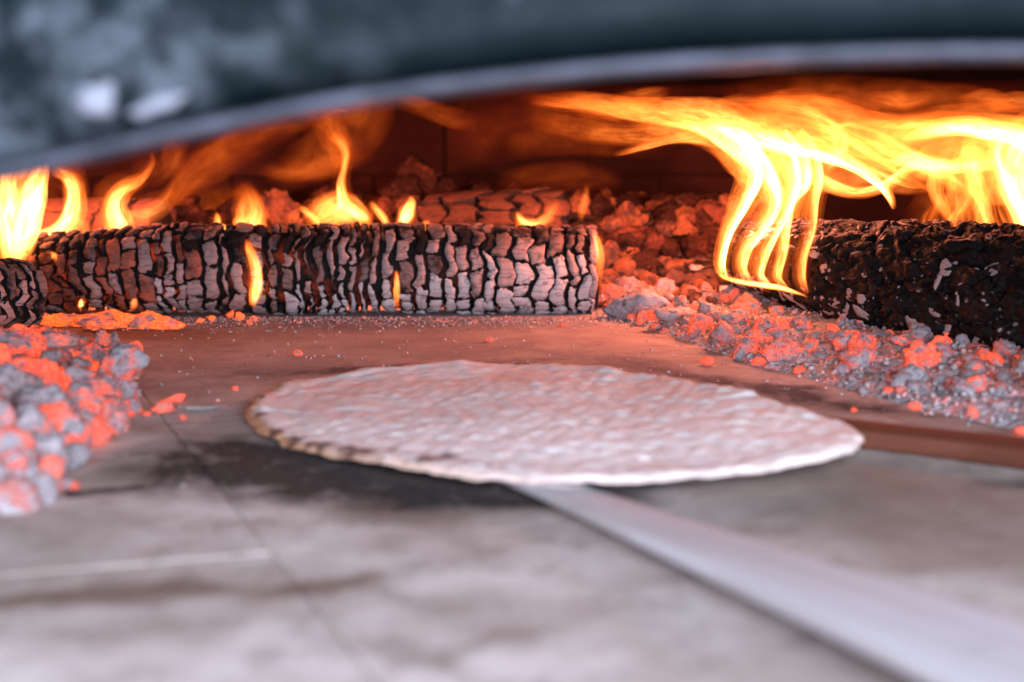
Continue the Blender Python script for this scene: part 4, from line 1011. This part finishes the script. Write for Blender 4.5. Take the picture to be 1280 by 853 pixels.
small('tall thin flame rising to a curled wisp from the middle of the long log',
      [([(398, 285, 6, 0), (415, 275, 14, 1.6), (430, 262, 13, 4), (428, 246, 7, 4.5), (427, 228, 5, 3.0), (430, 210, 4, 2.0), (432, 192, 5, 1.5), (426, 178, 7, 0.9), (416, 170, 8, 0.35), (408, 160, 6, 0)], (0.2, 1.5, 2.2)),
       ([(380, 285, 8, 0), (400, 272, 18, 1.5), (420, 262, 22, 1.8), (440, 268, 18, 2.2), (462, 284, 8, 0)], C0), ([(418, 246, 4, 0), (410, 255, 10, 1.2), (400, 268, 12, 1.0), (392, 284, 10, 0)], C0),
       ([(432, 255, 5, 0), (442, 264, 6, 4.5), (452, 270, 5, 3.5), (462, 275, 4, 0)], C0), ([(425, 215, 8, 0), (425, 190, 14, 0.35), (415, 165, 18, 0.3), (400, 140, 16, 0.14), (390, 120, 10, 0)], C0)], 1.39)
small('thin slanted flame streaks between the tall wisp and the broad flame on the long log',
      [([(372, 258, 3, 0), (382, 264, 4, 1.6), (394, 275, 4, 2.2), (404, 288, 3, 0)], C0), ([(376, 262, 4, 0), (366, 272, 6, 0.5), (360, 284, 6, 0)], C0)], 1.40)
small('slanted forked flame beside the tall wisp on the long log',
      [([(462, 252, 3, 0), (470, 262, 4, 2.0), (480, 274, 4, 2.6), (487, 290, 3, 1.2), (490, 302, 2, 0)], C0), ([(462, 256, 4, 0), (458, 272, 8, 0.9), (454, 290, 8, 0.8), (446, 304, 5, 0)], C0)], 1.36)
small('small leaf shaped yellow flame over the pale half of the long log', [([(497, 280, 3, 0), (505, 274, 7, 6), (511, 263, 7, 5), (514, 253, 5, 2.5), (512, 245, 2, 0)], C0), ([(498, 281, 6, 0), (508, 268, 10, 1.2), (513, 250, 6, 0)], C0)], 1.36)
small('little orange flame lick just below the leaf shaped flame', [([(534, 293, 4, 0), (534, 285, 7, 1.8), (532, 276, 4, 0)], C0)], 1.35)
small('curved orange flame cupping upward near the pale end of the long log', [([(646, 264, 3, 0), (650, 274, 4, 3), (660, 280, 5, 4), (674, 279, 6, 2.4), (686, 270, 8, 1.2), (694, 258, 8, 0.4), (700, 248, 6, 0)], (0.1, 1.4, 1.8)), ([(652, 300, 4, 0), (652, 288, 6, 1.0), (650, 274, 5, 0.9), (648, 266, 3, 0)], C0)], 1.37)
small('faint narrow flame standing behind the pale end of the long log', [([(726, 276, 3, 0), (728, 262, 5, 0.8), (732, 246, 4, 0.6), (733, 230, 3, 0)], C0)], 1.45)
small('narrow flame trickling down the pale cut end of the long log', [([(740, 290, 2, 0), (746, 300, 4, 1.8), (750, 318, 5, 2.0), (749, 335, 5, 1.2), (747, 350, 5, 0.4), (745, 362, 4, 0)], C0)], 1.30)
small('long drip shaped flame hanging down the front of the long log', [([(308, 298, 2, 0), (312, 312, 5, 1.6), (319, 330, 6, 2.4), (321, 350, 7, 3.0), (318, 370, 6, 3.4), (315, 384, 3, 0)], C0), ([(310, 300, 4, 0), (318, 335, 8, 0.6), (318, 384, 6, 0)], C0)], 1.275)
small('short drip flame hanging on the front of the long log below the leaf flame', [([(495, 338, 2, 0), (496, 352, 3, 2.2), (496, 368, 4, 1.8), (495, 387, 2, 0)], C0)], 1.275)
small('tiny pale flame spot on the shoulder of the long log beside the big curling flame', [([(60, 316, 2, 0), (67, 320, 4, 2.5), (73, 327, 3, 0)], C0)], 1.30)
small('tiny pointed flame on the orange embers under the long log', [([(101, 384, 3, 0), (101, 380, 3, 6), (102, 374, 1.5, 0)], C0), ([(166, 388, 4, 0), (168, 378, 4, 1.5), (169, 372, 2, 0)], C0)], 1.27)
# soft red fire rolling at the back under the vault
FB = fire('dim red veil of flame rolling along the back wall under the vault', PY(420, 200, 1.62))
for i, p in enumerate([[(330, 230, 20, 0), (380, 205, 30, 0.19), (430, 170, 40, 0.30), (450, 135, 45, 0.27), (420, 105, 40, 0.19), (340, 120, 30, 0)],
                       [(200, 260, 16, 0), (240, 225, 22, 0.27), (290, 190, 26, 0.30), (350, 150, 30, 0.27), (430, 120, 26, 0.19), (500, 100, 20, 0)],
                       [(320, 212, 10, 0), (360, 214, 14, 0.27), (400, 210, 16, 0.34), (440, 200, 14, 0.19), (470, 190, 10, 0)],
                       [(470, 120, 12, 0), (520, 130, 14, 0.34), (560, 145, 14, 0.30), (600, 155, 12, 0)],
                       [(560, 190, 30, 0), (620, 170, 36, 0.10), (680, 160, 36, 0.17), (760, 165, 34, 0.15), (840, 175, 26, 0)],
                       [(620, 230, 14, 0), (670, 222, 18, 0.17), (720, 220, 18, 0.15), (780, 226, 14, 0)],
                       [(60, 300, 20, 0), (110, 285, 26, 0.30), (170, 272, 30, 0.34), (235, 262, 30, 0.26), (300, 255, 28, 0.2), (360, 262, 20, 0)],
                       [(380, 290, 14, 0), (430, 272, 24, 0.30), (480, 268, 24, 0.22), (540, 274, 18, 0.14), (600, 276, 14, 0)],
                       [(180, 230, 12, 0), (210, 205, 16, 0.42), (215, 180, 18, 0.27), (190, 165, 14, 0)],
                       [(900, 125, 20, 0), (980, 118, 26, 0.19), (1080, 122, 28, 0.27), (1180, 128, 26, 0.23), (1290, 135, 22, 0)]]):
    sheet(T, p, 1.52+0.012*i, FB, lean=0.02, prof=(0, 1.5, 1.5), seed=120+i*3.3, depth=0.4, mat='flame_soft')
